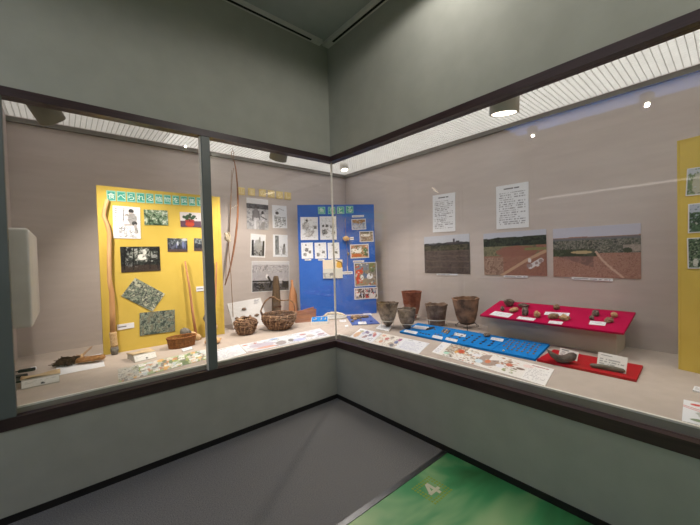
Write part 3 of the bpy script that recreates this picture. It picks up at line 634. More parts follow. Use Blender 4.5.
hang('photo_print', 'largest photo on the blue panel, crowd with red banners', 'photo', [(354, 263), (376.6, 262), (377, 285.4), (354.6, 286.6)], BP, p_photo(4, [(140, 130, 120), (120, 116, 110), (160, 146, 134)], [(.5, .15, .5, .14, (150, 138, 120)), (.45, .8, .35, .15, (120, 130, 150)), (.8, .8, .15, .2, (110, 120, 84)), (.22, .6, .17, .12, (206, 60, 50)), (.18, .3, .1, .18, (196, 66, 56)), (.68, .42, .14, .12, (232, 232, 236)), (.33, .36, .07, .12, (226, 226, 230)), (.48, .45, .08, .14, (90, 110, 150))], .03), dpm=190)
hang('photo_print', 'lowest photo on the blue panel, crowd in white', 'photo', [(354.2, 288), (377.6, 287), (377.8, 298.4), (354.4, 299.6)], BP, p_photo(5, [(60, 50, 52), (150, 120, 116), (210, 200, 200), (90, 70, 70)], [(.33, .5, .025, .5, (226, 226, 228)), (.15, .5, .1, .2, (226, 220, 220)), (.72, .3, .2, .25, (224, 214, 212)), (.55, .25, .08, .2, (190, 80, 80)), (.85, .7, .07, .2, (120, 130, 160))], .04), dpm=190)
hang('caption_strip', 'white caption strip across the middle of the blue panel', 'caption', [(342.6, 271.6), (352.6, 271.2), (352.6, 274), (342.6, 274.4)], BP, p_cap)
hang('caption_strip', 'tiny white card beside the brown wooden block', 'caption', [(350, 237.2), (353.6, 237), (353.6, 239.8), (350, 240)], BP, p_cap)
# fishing line with float and hook hanging on the blue panel
def bp_pt(px, py, lift=.02): return onp(px, py, BP[0], BP[1]) + BP[1]*lift
line = empty('fishing_line', bp_pt(345.5, 273)); tag(line, 'fishing line with a tan wooden float hanging on the blue panel', 'fishing line')
o0 = line.location
MB().tube([bp_pt(345, 218)-o0, bp_pt(345.6, 237)-o0, bp_pt(347.5, 254)-o0, bp_pt(347, 269)-o0], .0025, 6).go('cord', m_cord, line)
mt = frame_mat(bp_pt(346, 238.8, .035)-o0, Vector(RT), (0, 0, 1))
MB().lump((.05, .035, .03), 3, .2, 1.6).go('float', m_sht, line, True).matrix_local = mt
mt2 = frame_mat(bp_pt(348.2, 253.6, .02)-o0, Vector(RT), (0, 0, 1))
MB().lump((.018, .02, .016), 5, .2).go('sinker', m_stone, line, True).matrix_local = mt2
MB().tube([bp_pt(347, 266)-o0, bp_pt(347.4, 271)-o0, bp_pt(346.6, 273)-o0, bp_pt(345.8, 271)-o0], .004, 6).go('hook', m_pale, line)
# right yellow panel photos
hang('photo_print', 'meadow photo, topmost on the right yellow panel', 'photo', [(686.4, 168.6), (716, 165), (716, 193), (687, 196.4)], RP, p_photo(11, [(110, 130, 90), (136, 150, 110), (90, 110, 76)], [(.5, .9, .6, .16, (190, 196, 206)), (.4, .4, .18, .4, (180, 178, 160))], .05), dpm=170)
hang('photo_print', 'misty tree photo, middle one on the right yellow panel', 'photo', [(688, 204), (717, 201.4), (717, 231.6), (688.8, 233.4)], RP, p_photo(12, [(60, 86, 60), (84, 110, 84), (46, 66, 48)], [(.5, .9, .6, .22, (170, 178, 194))], .04), dpm=170)
hang('photo_print', 'dark leaf photo, lowest on the right yellow panel', 'photo', [(687.4, 238), (716, 236.6), (716, 268.6), (688, 268.6)], RP, p_photo(13, [(40, 56, 40), (80, 104, 76), (120, 136, 108), (52, 70, 50)], [(.3, .2, .1, .14, (200, 200, 190))], .05), dpm=170)

# ------------------------------------------------------------------ left case things
# hanging white wall unit
un = empty('wall_unit', (XE, .30, 1.08)); tag(un, 'white box unit mounted on the left end wall', 'wall unit')
ub = MB().box((.0, 0, 0), (.185, .86, .66), .02).go('body', m_white, un, True)
MB().box((.02, .1, -.22), (.05, .16, .0), .004).go('cable_cover', m_white, un)
MB().box((.168, .3, .22), (.178, .34, .26), .003).go('switch', m_trimgrey, ub)
def flat_at(px, py, z=ZD): return atz(px, py, z)
# small black and silver meter
p = flat_at(15.5, 383.5); mtr = empty('hygrometer', p, -.2); tag(mtr, 'small black and silver meter at the left end of the deck', 'meter')
mb_ = MB().box((-.05, 0, 0), (.05, .075, .045), .006).go('body', m_black, mtr, True)
MB().box((-.04, -.003, .014), (.04, .0, .036)).go('display', m_metal, mb_)
p = flat_at(27, 371.5); clip = empty('paper_clip', p, -.1); tag(clip, 'small black clip lying beside a white scrap', 'clip')
MB().box((-.05, -.015, 0), (.05, .02, .022), .006).go('body', m_black, clip, True)
MB().tube([(-.05, 0, .012), (-.085, .01, .006), (-.05, .018, .012)], .003, 6).go('handle', m_wire, clip)
def card(label, px4, z, paint=None, th=.004, name='label_card', cat='label', group=None, dpm=170, seed=1, lift=.0006):
    return hang(name, label, cat, px4, ((0, 0, z), (0, 0, 1)), paint or (lambda p: p.text(.1, .2, .9, .85, 3, (120, 118, 118), .6, .5)), th=th, lift=lift, group=group, dpm=dpm, seed=seed, exact=True)
card('white scrap of card beside the small black clip', [(31, 367.6), (36.4, 366.6), (36.8, 369.4), (31, 371)], ZD)
# fabric samples on wedge stands with white label fronts
def sample(label, px, py, rz, w, d, h):
    e = empty('sample_stand', flat_at(px, py), rz); tag(e, label, 'sample stand')
    sbm = MB().add([(-w/2, 0, 0), (w/2, 0, 0), (w/2, d, 0), (-w/2, d, 0), (-w/2, .04, h), (w/2, .04, h), (w/2, d, h*.8), (-w/2, d, h*.8)], [(3, 2, 1, 0), (4, 5, 6, 7), (0, 1, 5, 4), (1, 2, 6, 5), (2, 3, 7, 6), (3, 0, 4, 7)]).go('stand_base', m_offwhite, e)
    V = []; n = 9
    for j in range(n):
        for i in range(n):
            u = i/(n-1); v = j/(n-1); V.append(((u-.5)*w*1.06, .042+v*(d-.034), h-(h*.2)*v+.006+.006*math.sin(u*5+v*3)))
    Fs = [(j*n+i, j*n+i+1, (j+1)*n+i+1, (j+1)*n+i) for j in range(n-1) for i in range(n-1)]
    c = link('fabric', V, Fs, m_cloth, e, True); md = c.modifiers.new('s', 'SOLIDIFY'); md.thickness = .006
    pc = Pic(30, 12); pc.ell(.55, .25, .06, .14, (70, 70, 72)); pc.text(.1, .5, .9, .85, 2, (170, 168, 164), .6, .4)
    slab_print('label', pc, w*.98, h*.94, .003, None, sbm).matrix_local = frame_mat((0, .019, h*.49), (1, 0, 0), (0, .04, h))
    return e
sample('beige cloth sample on a white stand at far left', 41, 386, .02, .2, .17, .055)
sample('beige cloth sample on a white stand before the yellow panel', 146.4, 360.4, .16, .17, .2, .055)
# fibre bundles on a white sheet
card('white paper sheet under the brown fibre bundles', [(56, 363.5), (101.4, 353.6), (105, 366.4), (56.6, 376)], ZD, lambda p: None, th=.002, name='paper_sheet', cat='paper')
def bundle(name, label, ctr, ax, L, R, n, m, seed, zc=.03, spread=.4, wr=.003):
    rs = random.Random(seed); e = empty(name, ctr); tag(e, label, 'plant fibre'); ax = Vector((ax[0], ax[1], 0)).normalized(); sd = Vector((-ax.y, ax.x, 0)); b = MB()
    for _ in range(n):
        a0 = rs.uniform(-1, 1); pts = []; o1, o2 = rs.gauss(0, .5), abs(rs.gauss(0, .5)); w = rs.uniform(-spread, spread)
        for k in range(6):
            t = k/5-.5; pts.append(ax*(t*L*rs.uniform(.8, 1.05))+sd*(R*(o1+w*t*3)+rs.gauss(0, R*.12))+Vector((0, 0, max(.005, zc+R*.6*(o2-.5)+rs.gauss(0, R*.12)))))
        b.tube(pts, wr, 5)
    b.go('strands', m, e, True); return e
PZ = ZD+.003
b1 = bundle('fibre_tangle', 'dark brown tangle of root fibre on the white sheet', atz(67, 364.5, PZ), (.87, -.48), .13, .052, 150, m_fibredark, 1, .03, .8)
b2 = bundle('fibre_bundle', 'tan bundle of plant fibre with long loose straws', atz(91, 362.4, PZ), (.93, -.3), .19, .034, 130, m_fibre, 2, .032, .3)
st = MB(); base = atz(81, 361, PZ)
for i, (px, py) in enumerate(((92, 346.4), (89, 350), (91.4, 348), (86, 353), (70.8, 357), (76, 355))):
    tp = aty(px, py, base.y+.12+.01*i)-b2.location; bs = Vector(base-b2.location)+Vector((0.01*i-.02, 0, .02)); mid = (bs+tp)/2+Vector((0, .01, .006))
    st.tube([bs, mid, tp], .0035, 5)
st.go('straws', m_vinelight, b2)
bnd = MB().tube([Vector(atz(82, 362, PZ)-b2.location)+Vector((.004*math.cos(a), .035*math.cos(a), .032+.034*math.sin(a))) for a in np.linspace(0, 2*PI, 16)[:-1]], .006, 6, True); bnd.go('tie', m_binding, b2)
# long digging stick against the yellow panel
def yp(px, py, lift=.04): return onp(px, py, YP[0], YP[1])+YP[1]*lift
base = yp(114, 353.2, .05); base.z = ZD
stick = empty('digging_stick', base); tag(stick, 'long bent pale wooden stick leaning on the yellow panel', 'stick')
pts = [yp(x, y, .028+.03*i/9)-base for i, (x, y) in enumerate(((107, 200), (104.2, 210), (103.6, 217), (106.6, 224.5), (108.8, 234), (108.6, 255), (108.8, 280), (111, 292), (111.6, 312), (111.9, 331)))]
MB().tube(pts, [.016, .016, .017, .018, .018, .018, .019, .021, .022, .022], 12).go('shaft', m_wood, stick, True)
g0 = pts[-1]; g1 = Vector((0.0, 0.0, .075))
MB().tube([g0+(g1-g0)*t for t in (0, .12, .2, .3, .42, .55, .7, .85, 1)], [.026, .031, .026, .03, .026, .03, .027, .03, .028], 12).go('binding', m_binding, stick, True)
MB().tube([g1, (g1*.5), Vector((0, 0, .001))], [.031, .033, .026], 10).go('stone_tip', m_stone, stick, True)
# adze style hoes: handle, binding and stone blade
def hoe(label, ptop, pb, tip, heel):
    base = Vector(pb); e = empty('stone_hoe', base); tag(e, label, 'hoe')
    tp = Vector(ptop)-base; b = Vector((0, 0, .02)); tip = Vector(tip)-base; heel = Vector(heel)-base
    MB().tube([tp, tp*.66+b*.34+Vector((.005, 0, 0)), tp*.33+b*.67, b], [.007, .011, .013, .015], 10).go('handle', m_redwood, e, True)
    v = tip-heel
    MB().tube([heel+v*t for t in (-.15, 0, .15, .3, .45, .56)], [.026, .038, .034, .042, .036, .034], 10).go('binding', m_binding, e, True)
    MB().tube([heel+v*t for t in (.5, .7, .9, 1.02)], [.034, .046, .044, .02], 10).go('stone_blade', m_stone, e, True)
    return e
pb = yp(194.5, 334.5, .06); pb.z = ZD+.004
hoe('stone bladed hoe leaning on the yellow panel behind the oval basket', yp(184.2, 261, .03), pb, yp(178.8, 329.4, .09), yp(195.4, 336.2, .075))
pb = yp(211, 333, .06); pb.z = ZD+.004
hoe('stone bladed hoe mostly hidden behind the mullion', yp(215.6, 262, .03), pb+Vector((0.0, 0, 0)), yp(202.6, 314.5, .10), yp(212, 326, .07))
# oval woven basket
def weave_basket(e, a, b, h, rows, m, seed, rr=.007, flare=1.15, amp=.004, ribs=22):
    rs = random.Random(seed); w = MB()
    for k in range(rows):
        t = (k+.5)/rows; s = 1/flare+(1-1/flare)*t; pts = []
        for j in range(ribs*3):
            an = 2*PI*j/(ribs*3); o = amp*math.cos(an*ribs+PI*(k % 2)); pts.append(((a*s+o)*math.cos(an), (b*s+o)*math.sin(an), t*h))
        w.tube(pts, rr*.62, 5, True)
    w.go('weave', m, e, True)
    rb = MB()
    for j in range(ribs):
        an = 2*PI*(j+.5)/ribs; rb.tube([(a/flare*math.cos(an)*.98, b/flare*math.sin(an)*.98, .004), (a*math.cos(an)*.98, b*math.sin(an)*.98, h)], rr*.5, 5)
    rb.go('ribs', m, e, True)
    MB().tube([(a*1.02*math.cos(t), b*1.02*math.sin(t), h) for t in np.linspace(0, 2*PI, 49)[:-1]], rr, 7, True).go('rim', m, e, True)
    MB().lathe([(.001, .002), (.9/flare, .002), (.9/flare, .008), (.001, .008)], 32, fn=lambda r, z, an, i: (r*a*b/math.hypot(b*math.cos(an), a*math.sin(an)), z)).go('base', m, e)
p = flat_at(182, 346.5); bk = empty('basket', p, .1); tag(bk, 'oval woven brown basket before the yellow panel', 'basket')
weave_basket(bk, (.132), .088, .10, 10, m_basket, 1)
card('small white label in front of the oval basket', [(181.6, 350.0), (191.4, 347.6), (192.6, 350), (183, 352.4)], ZD, th=.012)
# long illustrated strip in the left pane
def p_strip(seed, items, n=60, grey=(0, .25)):
    def f(p):
        p.rng = np.random.RandomState(seed); p.a[:] = (208, 208, 204)
        for _ in range(n):
            c = [(150, 172, 110), (226, 176, 110), (196, 140, 110), (130, 130, 130), (196, 208, 214), (170, 186, 150), (110, 130, 100), (222, 214, 206)][p.rng.randint(8)]
            p.ell(p.rng.rand(), p.rng.rand(), .012+.03*p.rng.rand(), .05+.14*p.rng.rand(), c, .85, .5)
        p.mottle((p.U > grey[0])&(p.U < grey[1])&(p.V > .1), [(186, 184, 180), (150, 148, 146), (206, 204, 200), (112, 110, 110)], 40, .8)
        for _ in range(14): u, v = p.rng.rand()*.95, p.rng.rand()*.8; p.rect(u, v, u+.07, v+.14, (238, 238, 236)); p.text(u+.005, v+.02, u+.065, v+.13, 2, (150, 150, 150), .6)
        for it in items: it(p)
    return f
sheet = lambda label, q, pt, **k: card(label, q, ZD, pt, th=.003, name='illustrated_sheet', cat='printed sheet', dpm=260, **k)
sheet('long colourful plant picture sheet at the left glass', [(117.6, 369.4), (208, 349), (208, 359), (119, 383)], p_strip(21, [], 220, (0, .2)), seed=3)
# wooden lump behind the mullion
p = flat_at(216, 343.5); w = empty('wood_lump', p); tag(w, 'tan carved wooden lump half hidden behind the mullion', 'wooden object')
MB().lump((.085, .05, .035), 9, .2, 1.5, c=(-.03, 0, .03), flat=.029).go('body', m_wood, w, True)
MB().tube([(-.11, -.005, .052), (-.03, -.03, .056), (.055, -.01, .048)], .005, 6).go('tie', m_binding, w)

# ------------------------------------------------------------------ centre case things
# bow with string hanging from the louvre, and a hanging cord
YB = 1.28
def cb(px, py, y=YB): return aty(px, py, y)
base = cb(225, 286); bow = empty('hunting_bow', base); tag(bow, 'slender curved wooden bow hanging on a loop in the centre bay', 'bow')
stave = [(234.2, 160.4), (236, 170), (237.4, 185), (238, 203), (237.6, 218), (236, 235), (233.4, 252), (230, 269), (225, 285.4)]
MB().tube([cb(*q)-base for q in stave], [.006, .008, .01, .012, .013, .013, .012, .01, .006], 8).go('stave', m_bow, bow, True)
MB().tube([cb(*q)-base for q in ((233.6, 168), (232.2, 178), (230.4, 215), (229, 236), (226.4, 262), (225.6, 284))], .0035, 6).go('bowstring', m_cord, bow)
top = cb(232.6, 149); lp = [cb(*q)-base for q in ((233.4, 161.5), (231.6, 157), (231.4, 152.5), (232.6, 150.4), (233.8, 152.5), (233.9, 157))]
MB().tube(lp, .004, 6, True).tube([lp[3], lp[3]+Vector((0, 0, ZL-cb(232.6, 150.4).z))], .002, 5).go('hanging_loop', m_cord, bow)
hc = empty('hanging_cord', cb(232.4, 320)); tag(hc, 'thin cord with a knotted bundle hanging beside the bow', 'cord'); b0 = hc.location
MB().tube([cb(*q, 1.26)-b0 for q in ((228.4, 238), (229, 252), (231, 275), (232.2, 298), (233.2, 318))], .004, 6).tube([cb(*q, 1.26)-b0 for q in ((229.6, 234), (230.4, 200), (231.6, 170))], .0025, 5).go('cord', m_cord, hc)
kb = MB(); rs = random.Random(4)
for k in range(9):
    a = rs.uniform(0, 6); c = cb(227.6, 236.6, 1.255)-b0
    kb.tube([c+Vector((.03*math.cos(a+t), .02*math.sin(t*2), .045*math.sin(t+a*.3)+.004*k-.02)) for t in np.linspace(0, 5, 9)], .006, 6)
kb.go('knot', m_pale, hc, True)
# white sample board leaning on the rear wall
mt, w_, h_ = quad_frame([(227.8, 303), (261.8, 298.2), (266.0, 323.6), (233.2, 333)], (-.42, 1.22, ZD), (0.06, -1, .42))
def p_samples(p): p.a[:] = (206, 204, 204); p.sketch(5, (160, 160, 164), (.75, .84, .96, .94), .01, .1); p.text(.74, .8, .95, .95, 2, (150, 150, 155), .6)
sb = empty('sample_board', None, mat=mt); tag(sb, 'white leaning board with brown nut samples', 'sample board')
pc = Pic(50, 40); p_samples(pc); slab_print('board', pc, w_, h_, .012, None, sb).location = (0, 0, 0)
for i, (px, py, rx, ry) in enumerate(((236, 318.6, .022, .018), (242.4, 317.4, .035, .016), (249.5, 316.6, .018, .018), (256, 315.4, .032, .018), (243.4, 309.4, .03, .016), (262, 315, .016, .014))):
    q = mt.inverted() @ onp(px, py, mt.translation, (mt[0][2], mt[1][2], mt[2][2]))
    MB().lump((rx, ry, .014), 20+i, .25, 2, sub=2, c=(q.x, q.y, .022)).go('nut_sample', m_nut, sb, True)
# vine baskets
def vine_basket(e, R, H, n, m, seed, open_r=.75, rr=.006, bulge=1.0, messy=1.):
    rs = random.Random(seed); w = MB()
    prof = lambda t: R*(.62+.38*math.sin(min(1, t*1.25)*PI/2)) * (1-(1-open_r)*max(0, (t-.7)/.3)**2 if bulge else 1)
    for k in range(n):
        t = (k+.5)/n; a0 = rs.uniform(0, 6.28); dz = rs.uniform(-.5, .5)*H/n*1.6*messy; ph = rs.uniform(0, 6); pts = []
        for j in range(36):
            a = a0+2*PI*j/36; tt = min(1, max(0.01, t+dz/H*math.sin(a+ph)+rs.gauss(0, .008))); r = prof(tt)+.006*math.sin(9*a+PI*(k % 2))+rs.gauss(0, .0015*messy)
            pts.append((r*math.cos(a), r*math.sin(a), rr+tt*H))
        w.tube(pts, rr*rs.uniform(.75, 1.15), 6, True)
    w.go('weave', m, e, True)
    rb = MB(); N = 20
    for j in range(N):
        a = 2*PI*j/N+rs.uniform(-.08, .08); rb.tube([((prof(t)+.003)*math.cos(a+.2*t), (prof(t)+.003)*math.sin(a+.2*t), rr+t*H) for t in (0.02, .25, .5, .75, 1)], rr*.8, 6)
    rb.go('ribs', m_vinelight, e, True)
    bt = MB(); r0 = prof(.02)
    for j in range(9):
        y = (j/8-.5)*1.9*r0; x = math.sqrt(max(0, r0*r0-y*y)); bt.tube([(-x, y, rr), (x, y, rr)], rr, 5); bt.tube([(y, -x, rr*1.2), (y, x, rr*1.2)], rr, 5)
    bt.go('base', m, e)
    return prof
p = flat_at(246, 334); v1 = empty('vine_basket', p); tag(v1, 'small round brown vine basket left of the handled one', 'basket')
vine_basket(v1, .124, .175, 24, m_vine, 3, .5, .008, messy=2.2)
p = flat_at(279.5, 328.6); v2 = empty('vine_basket', p, -.2); tag(v2, 'wide vine basket with a tall arched handle', 'basket')
pf = vine_basket(v2, .2, .175, 15, m_vine, 5, .98, .0085)
hp = [(-.19, 0, .17), (-.215, 0, .24), (-.18, .01, .31), (-.16, .0, .345), (-.1, .01, .385), (-.06, 0, .39), (0, .01, .345), (.06, -.01, .335), (.14, .0, .335), (.19, .0, .29), (.2, 0, .22), (.19, 0, .16)]
MB().tube(hp, [.008, .009, .008, .01, .008, .008, .008, .007, .007, .007, .008, .008], 8).tube([(x*1.03, y+.014, z-.012) for x, y, z in hp[:6]], .005, 6).go('handle', m_vine, v2, True)
wc = MB(); rs = random.Random(9)
for k in range(7):
    a = rs.uniform(0, 6.28); r = rs.uniform(.02, .09); wc.lump((.05, .03, .015), 30+k, .3, 2, sub=2, c=(r*math.cos(a), r*math.sin(a), .055+.012*k))
tag(wc.go('shell_heap', m_pale, None, True), 'pale shells lying inside the handled vine basket', 'shells', None, 'stuff').matrix_world = Matrix.Translation(p)
# wooden tools standing against the rear wall
def plank(label, name, px, rows, y, m, th, cat, parts=None):
    base = aty(px[0], px[1], y); base.z = ZD; e = empty(name, base); tag(e, label, cat)
    V = []; Fs = []; n = len(rows)
    for (xl, xr, py) in rows:
        a = aty(xl, py, y)-base; b = aty(xr, py, y)-base; z = max((a.z+b.z)/2, 0.001); hw = (b.x-a.x)/2; cx = (a.x+b.x)/2; lean = .06*z
        for k in range(10):
            an = 2*PI*k/10; V.append((cx+hw*math.cos(an), lean+th*math.sin(an)*min(1, hw/.03+.3), z))
    for i in range(n-1):
        for k in range(10): Fs.append((i*10+k, (i+1)*10+k, (i+1)*10+(k+1) % 10, i*10+(k+1) % 10))
    Fs += [tuple(range(10)), tuple(range(n*10-1, n*10-11, -1))]
    link('blade', V, Fs, m, e, True); return e
t1 = plank('dark brown tapering wooden plank standing at the rear wall', 'wooden_plank', (277, 314), [(275.2, 279, 276), (274.2, 280, 279), (273.6, 280.6, 286), (272.4, 281.2, 300), (271.8, 281.4, 312), (271.6, 281.4, 318)], 1.42, m_darkwood, .03, 'wooden tool')
MB().box((-.06, -.018, .16), (.062, -.008, .185)).go('cord_band', m_fibredark, t1)
t2 = plank('reddish wooden club with a narrow neck beside the plank', 'wooden_club', (295, 314), [(292.3, 293.7, 280), (292.4, 294, 286), (291.4, 295.6, 289), (290, 297.4, 295), (289.2, 298, 304), (288.8, 298.2, 312), (289, 298, 317)], 1.42, m_redwood, .04, 'wooden tool')
# wooden trough
tr = empty('wooden_trough', atz(304.6, 321.0, ZD), -.42); tag(tr, 'open brown wooden trough between basket and blue panel', 'trough')
a, b, h, tk = .135, .09, .13, .014
tb = MB()
outer = [(-a*1.0, -b, 0), (a, -b, 0), (a*1.08, -b, h*1.3), (-a*1.05, -b, h*.85)]
for y0, y1 in ((-b, -b+tk), (b-tk, b)):
    tb.add([(x, y0, z) for x, _, z in outer]+[(x, y1, z) for x, _, z in outer], [(0, 1, 2, 3), (7, 6, 5, 4), (1, 0, 4, 5), (2, 1, 5, 6), (3, 2, 6, 7), (0, 3, 7, 4)])
tb.go('side_walls', m_trough, tr)
MB().box((-a+.002, -b+tk, 0.0), (a-.002, b-tk, tk)).go('bottom', m_trough, tr)
MB().add([(-a, -b+tk, tk), (-a*1.05, -b+tk, h*.8), (-a*1.05, b-tk, h*.8), (-a, b-tk, tk), (-a+tk, -b+tk, tk), (-a*1.05+tk, -b+tk, h*.8), (-a*1.05+tk, b-tk, h*.8), (-a+tk, b-tk, tk)], [(0, 1, 2, 3), (7, 6, 5, 4), (0, 4, 5, 1), (1, 5, 6, 2), (2, 6, 7, 3), (3, 7, 4, 0)]).go('end_wall', m_trough, tr)
# blue and white label block
lb = empty('label_block', atz(319.6, 324.6, ZD), -.02-.65); tag(lb, 'blue and white label block before the blue panel', 'label')
MB().add([(-.105, 0, 0), (.105, 0, 0), (.105, .12, 0), (-.105, .12, 0), (-.105, 0, .035), (.105, 0, .035), (.105, .12, .075), (-.105, .12, .075)], [(3, 2, 1, 0), (0, 1, 5, 4), (1, 2, 6, 5), (2, 3, 7, 6), (3, 0, 4, 7), (4, 5, 6, 7)]).go('block', m_card, lb)
ln = Vector((0, -.04, .12)).normalized()
MB().add([(-.1, .004, .037), (.1, .004, .037), (.1, .116, .0745), (-.1, .116, .0745), (-.1, .003, .041), (.1, .003, .041), (.1, .115, .0785), (-.1, .115, .0785)], [(3, 2, 1, 0), (4, 5, 6, 7), (0, 1, 5, 4), (1, 2, 6, 5), (2, 3, 7, 6), (3, 0, 4, 7)]).go('blue_face', m_bright, lb)
hk = MB()
for x, s in ((-.055, 1.5), (.02, .9), (.07, .9)):
    hk.tube([(x-.012*s, .05-.016*s, .06), (x-.004*s, .05-.02*s, .058), (x+.008*s, .05-.005*s, .064), (x+.004*s, .05+.02*s, .072)], .005, 6)
hk.go('bone_hook', m_pale, lb, True)
# white tray with pale curved antler
ty = empty('tray', atz(334, 318.4, ZD), -.62); tag(ty, 'low white tray before the blue panel', 'tray')
MB().lathe([(.001, 0), (.17, 0), (.18, .03), (.165, .03), (.158, .012), (.001, .012)], 40, fn=lambda r, z, an, i: (r*1.0/math.hypot(math.cos(an), math.sin(an)*1.5), z)).go('dish', m_white, ty, True)
an_ = MB().tube([(-.15, -.02, .03), (-.1, .03, .055), (-.03, .05, .066), (.05, .05, .062), (.12, .02, .05), (.16, -.03, .035)], [.012, .018, .02, .018, .013, .006], 10).tube([(-.06, .045, .06), (-.09, .0, .085)], [.012, .005], 8)
ao = an_.go('antler', m_pale, None, True); ao.matrix_world = Matrix.Translation(ty.location) @ Matrix.Rotation(-.62, 4, 'Z'); tag(ao, 'pale curved antler lying on the low white tray', 'antler')
card('white card in front of the low white tray', [(339.4, 320.4), (345.6, 320), (346.4, 322), (340, 322.4)], ZD, th=.006)
card('white sheet lying behind the navy board', [(363, 313.4), (370.6, 312.8), (372, 315.4), (364, 316)], ZD, th=.006)
card('tiny white chip lying near the glass corner', [(344.8, 325.8), (348.2, 325.4), (348.4, 327), (345, 327.4)], ZD, lambda p: None, th=.006)
# navy board and its stones
mtN, wN, hN = quad_frame([(348, 316.6), (372.6, 315.4), (377, 324.2), (350.2, 325.8)], (0, 0, ZD), (0, 0, 1), .0005)
nb = MB().box((-wN/2, -hN/2, 0), (wN/2, hN/2, .012), .003).go('felt_board', m_navy, None, False, mtN); tag(nb, 'small navy felt board with brown stones', 'display board')
ZN = ZD+.013
def stone(label, px, py, r, m, seed, z, rz=0, amp=.22, name='stone_tool', cat='stone', group=None, fl=.75):
    p = atz(px, py, z); o = MB().lump(r, seed, amp, 1.8, sub=3, c=(0, 0, r[2]*fl), flat=r[2]*fl).go(name, m, None, True)
    o.location = p; o.rotation_euler = (0, 0, rz); return tag(o, label, cat, group)
stone('large brown stone block at the rear of the navy board', 356, 318.8, (.075, .035, .03), m_shb, 41, ZN, -.65)
stone('long brown stone at the right rear of the navy board', 365, 317.6, (.055, .025, .02), m_nut, 42, ZN, -.75)
stone('whitish lump in front of the brown stone block', 355, 320, (.03, .02, .018), m_sht, 43, ZN, 0)
stone('grey pebble at the left front of the navy board', 352.6, 322, (.022, .02, .014), m_stone, 44, ZN, 0)
stone('pale pebble in the middle of the navy board', 360.8, 320.4, (.018, .015, .01), m_stone, 45, ZN, 0)
stone('dark pebble at the right of the navy board', 371.6, 321.4, (.022, .018, .01), m_navy, 46, ZN, 0)
card('white label at the front of the navy board', [(358, 322), (366, 321.8), (366.8, 324.2), (358.4, 324.6)], ZN, th=.003)
# printed sheets near the glass: left of the corner
sheet('white text sheet right of the mullion at the glass', [(214, 350.8), (238.6, 344.8), (246.6, 353.4), (216, 362.6)], lambda p: (p.text(.08, .86, .92, .95, 1, (90, 90, 96), .7), p.text(.06, .08, .94, .8, 8, (140, 140, 168), .7, .6)))
def p_animals(p):
    p.rng = np.random.RandomState(5); p.a[:] = (216, 218, 226); p.clutter(70, [(176, 180, 196), (196, 186, 190), (150, 146, 150), (206, 214, 226), (170, 150, 150), (232, 232, 236)], (0, .05, 1, .95), .022)
    p.ell(.2, .5, .12, .25, (176, 168, 186), .8, .5); p.ell(.22, .2, .1, .1, (206, 150, 130), .8, .5); p.ell(.04, .8, .03, .06, (190, 120, 100)); p.ell(.15, .8, .02, .05, (180, 96, 90))
    p.mottle((p.U > .35)&(p.U < .6), [(210, 216, 224), (190, 200, 210), (226, 228, 230), (170, 176, 180)], 20, .8); p.ell(.4, .3, .06, .22, (140, 130, 130), .8, .5); p.ell(.53, .35, .04, .16, (110, 106, 106), .8, .5)
    p.ell(.37, .85, .05, .1, (150, 176, 214), .9, .5); p.ell(.62, .25, .08, .14, (176, 184, 222), .9, .5); p.ell(.78, .4, .05, .16, (186, 176, 170), .8, .5); p.ell(.72, .7, .04, .08, (180, 120, 120), .8, .5); p.ell(.92, .35, .05, .1, (160, 130, 140), .8, .5); p.ell(.88, .72, .06, .08, (206, 206, 226), .8, .5)
    for _ in range(16): u, v = p.rng.rand()*.9, p.rng.rand()*.8; p.text(u, v, u+.08, v+.12, 2, (130, 130, 136), .6)
sheet('long animal picture sheet left of the glass corner', [(239.6, 345.2), (319.6, 328.6), (330, 335.8), (247.4, 353.2)], p_animals)
# right of the corner
def p_nuts(p):
    p.rng = np.random.RandomState(8); p.ell(.16, .4, .11, .3, (216, 176, 140), .9, .4); p.ell(.2, .75, .06, .12, (170, 176, 130), .8, .5)
    for u, v, c in ((.4, .8, (110, 110, 160)), (.48, .75, (140, 120, 150)), (.56, .4, (150, 120, 130)), (.5, .3, (190, 150, 140)), (.75, .85, (220, 160, 140)), (.82, .65, (190, 90, 100)), (.35, .6, (180, 180, 210)), (.66, .6, (120, 120, 150))): p.ell(u, v, .06, .12, c, .8, .6)
    p.clutter(40, [(130, 130, 170), (206, 160, 140), (110, 106, 130), (176, 130, 130), (236, 232, 230)], (.05, .08, .95, .92), .022); p.sketch(16, (130, 130, 150), (.2, .1, .95, .9), .006, .1)
sheet('short nut picture sheet just right of the glass corner', [(360.6, 328.6), (382, 333.4), (371, 343.6), (349.4, 337.4)], p_nuts)
def p_nuts2(p):
    p.rng = np.random.RandomState(9); p.rect(0, 0, .5, 1, (232, 226, 218)); p.sketch(50, (170, 150, 136), (.02, .05, .5, .95), .005, .08); p.clutter(40, [(206, 170, 146), (170, 130, 116), (196, 196, 190), (120, 110, 120), (240, 236, 230)], (.02, .05, .52, .95), .013)
    for u, v, c in ((.08, .8, (226, 170, 150)), (.2, .6, (190, 110, 110)), (.28, .8, (150, 140, 130)), (.14, .3, (206, 150, 120)), (.36, .3, (190, 170, 150)), (.44, .5, (86, 100, 150)), (.46, .75, (150, 80, 130)), (.4, .2, (110, 110, 120))): p.ell(u, v, .04, .11, c, .85, .6)
    p.text(.56, .12, .95, .8, 8, (176, 176, 204), .7, .6); p.text(.6, .85, .7, .92, 1, (90, 90, 110)); p.text(.8, .85, .86, .92, 1, (90, 90, 110))
sheet('long seasonal picture and text sheet facing the pots', [(382.8, 333.4), (429.6, 343.6), (418.8, 354.2), (371.4, 343.8)], p_nuts2)
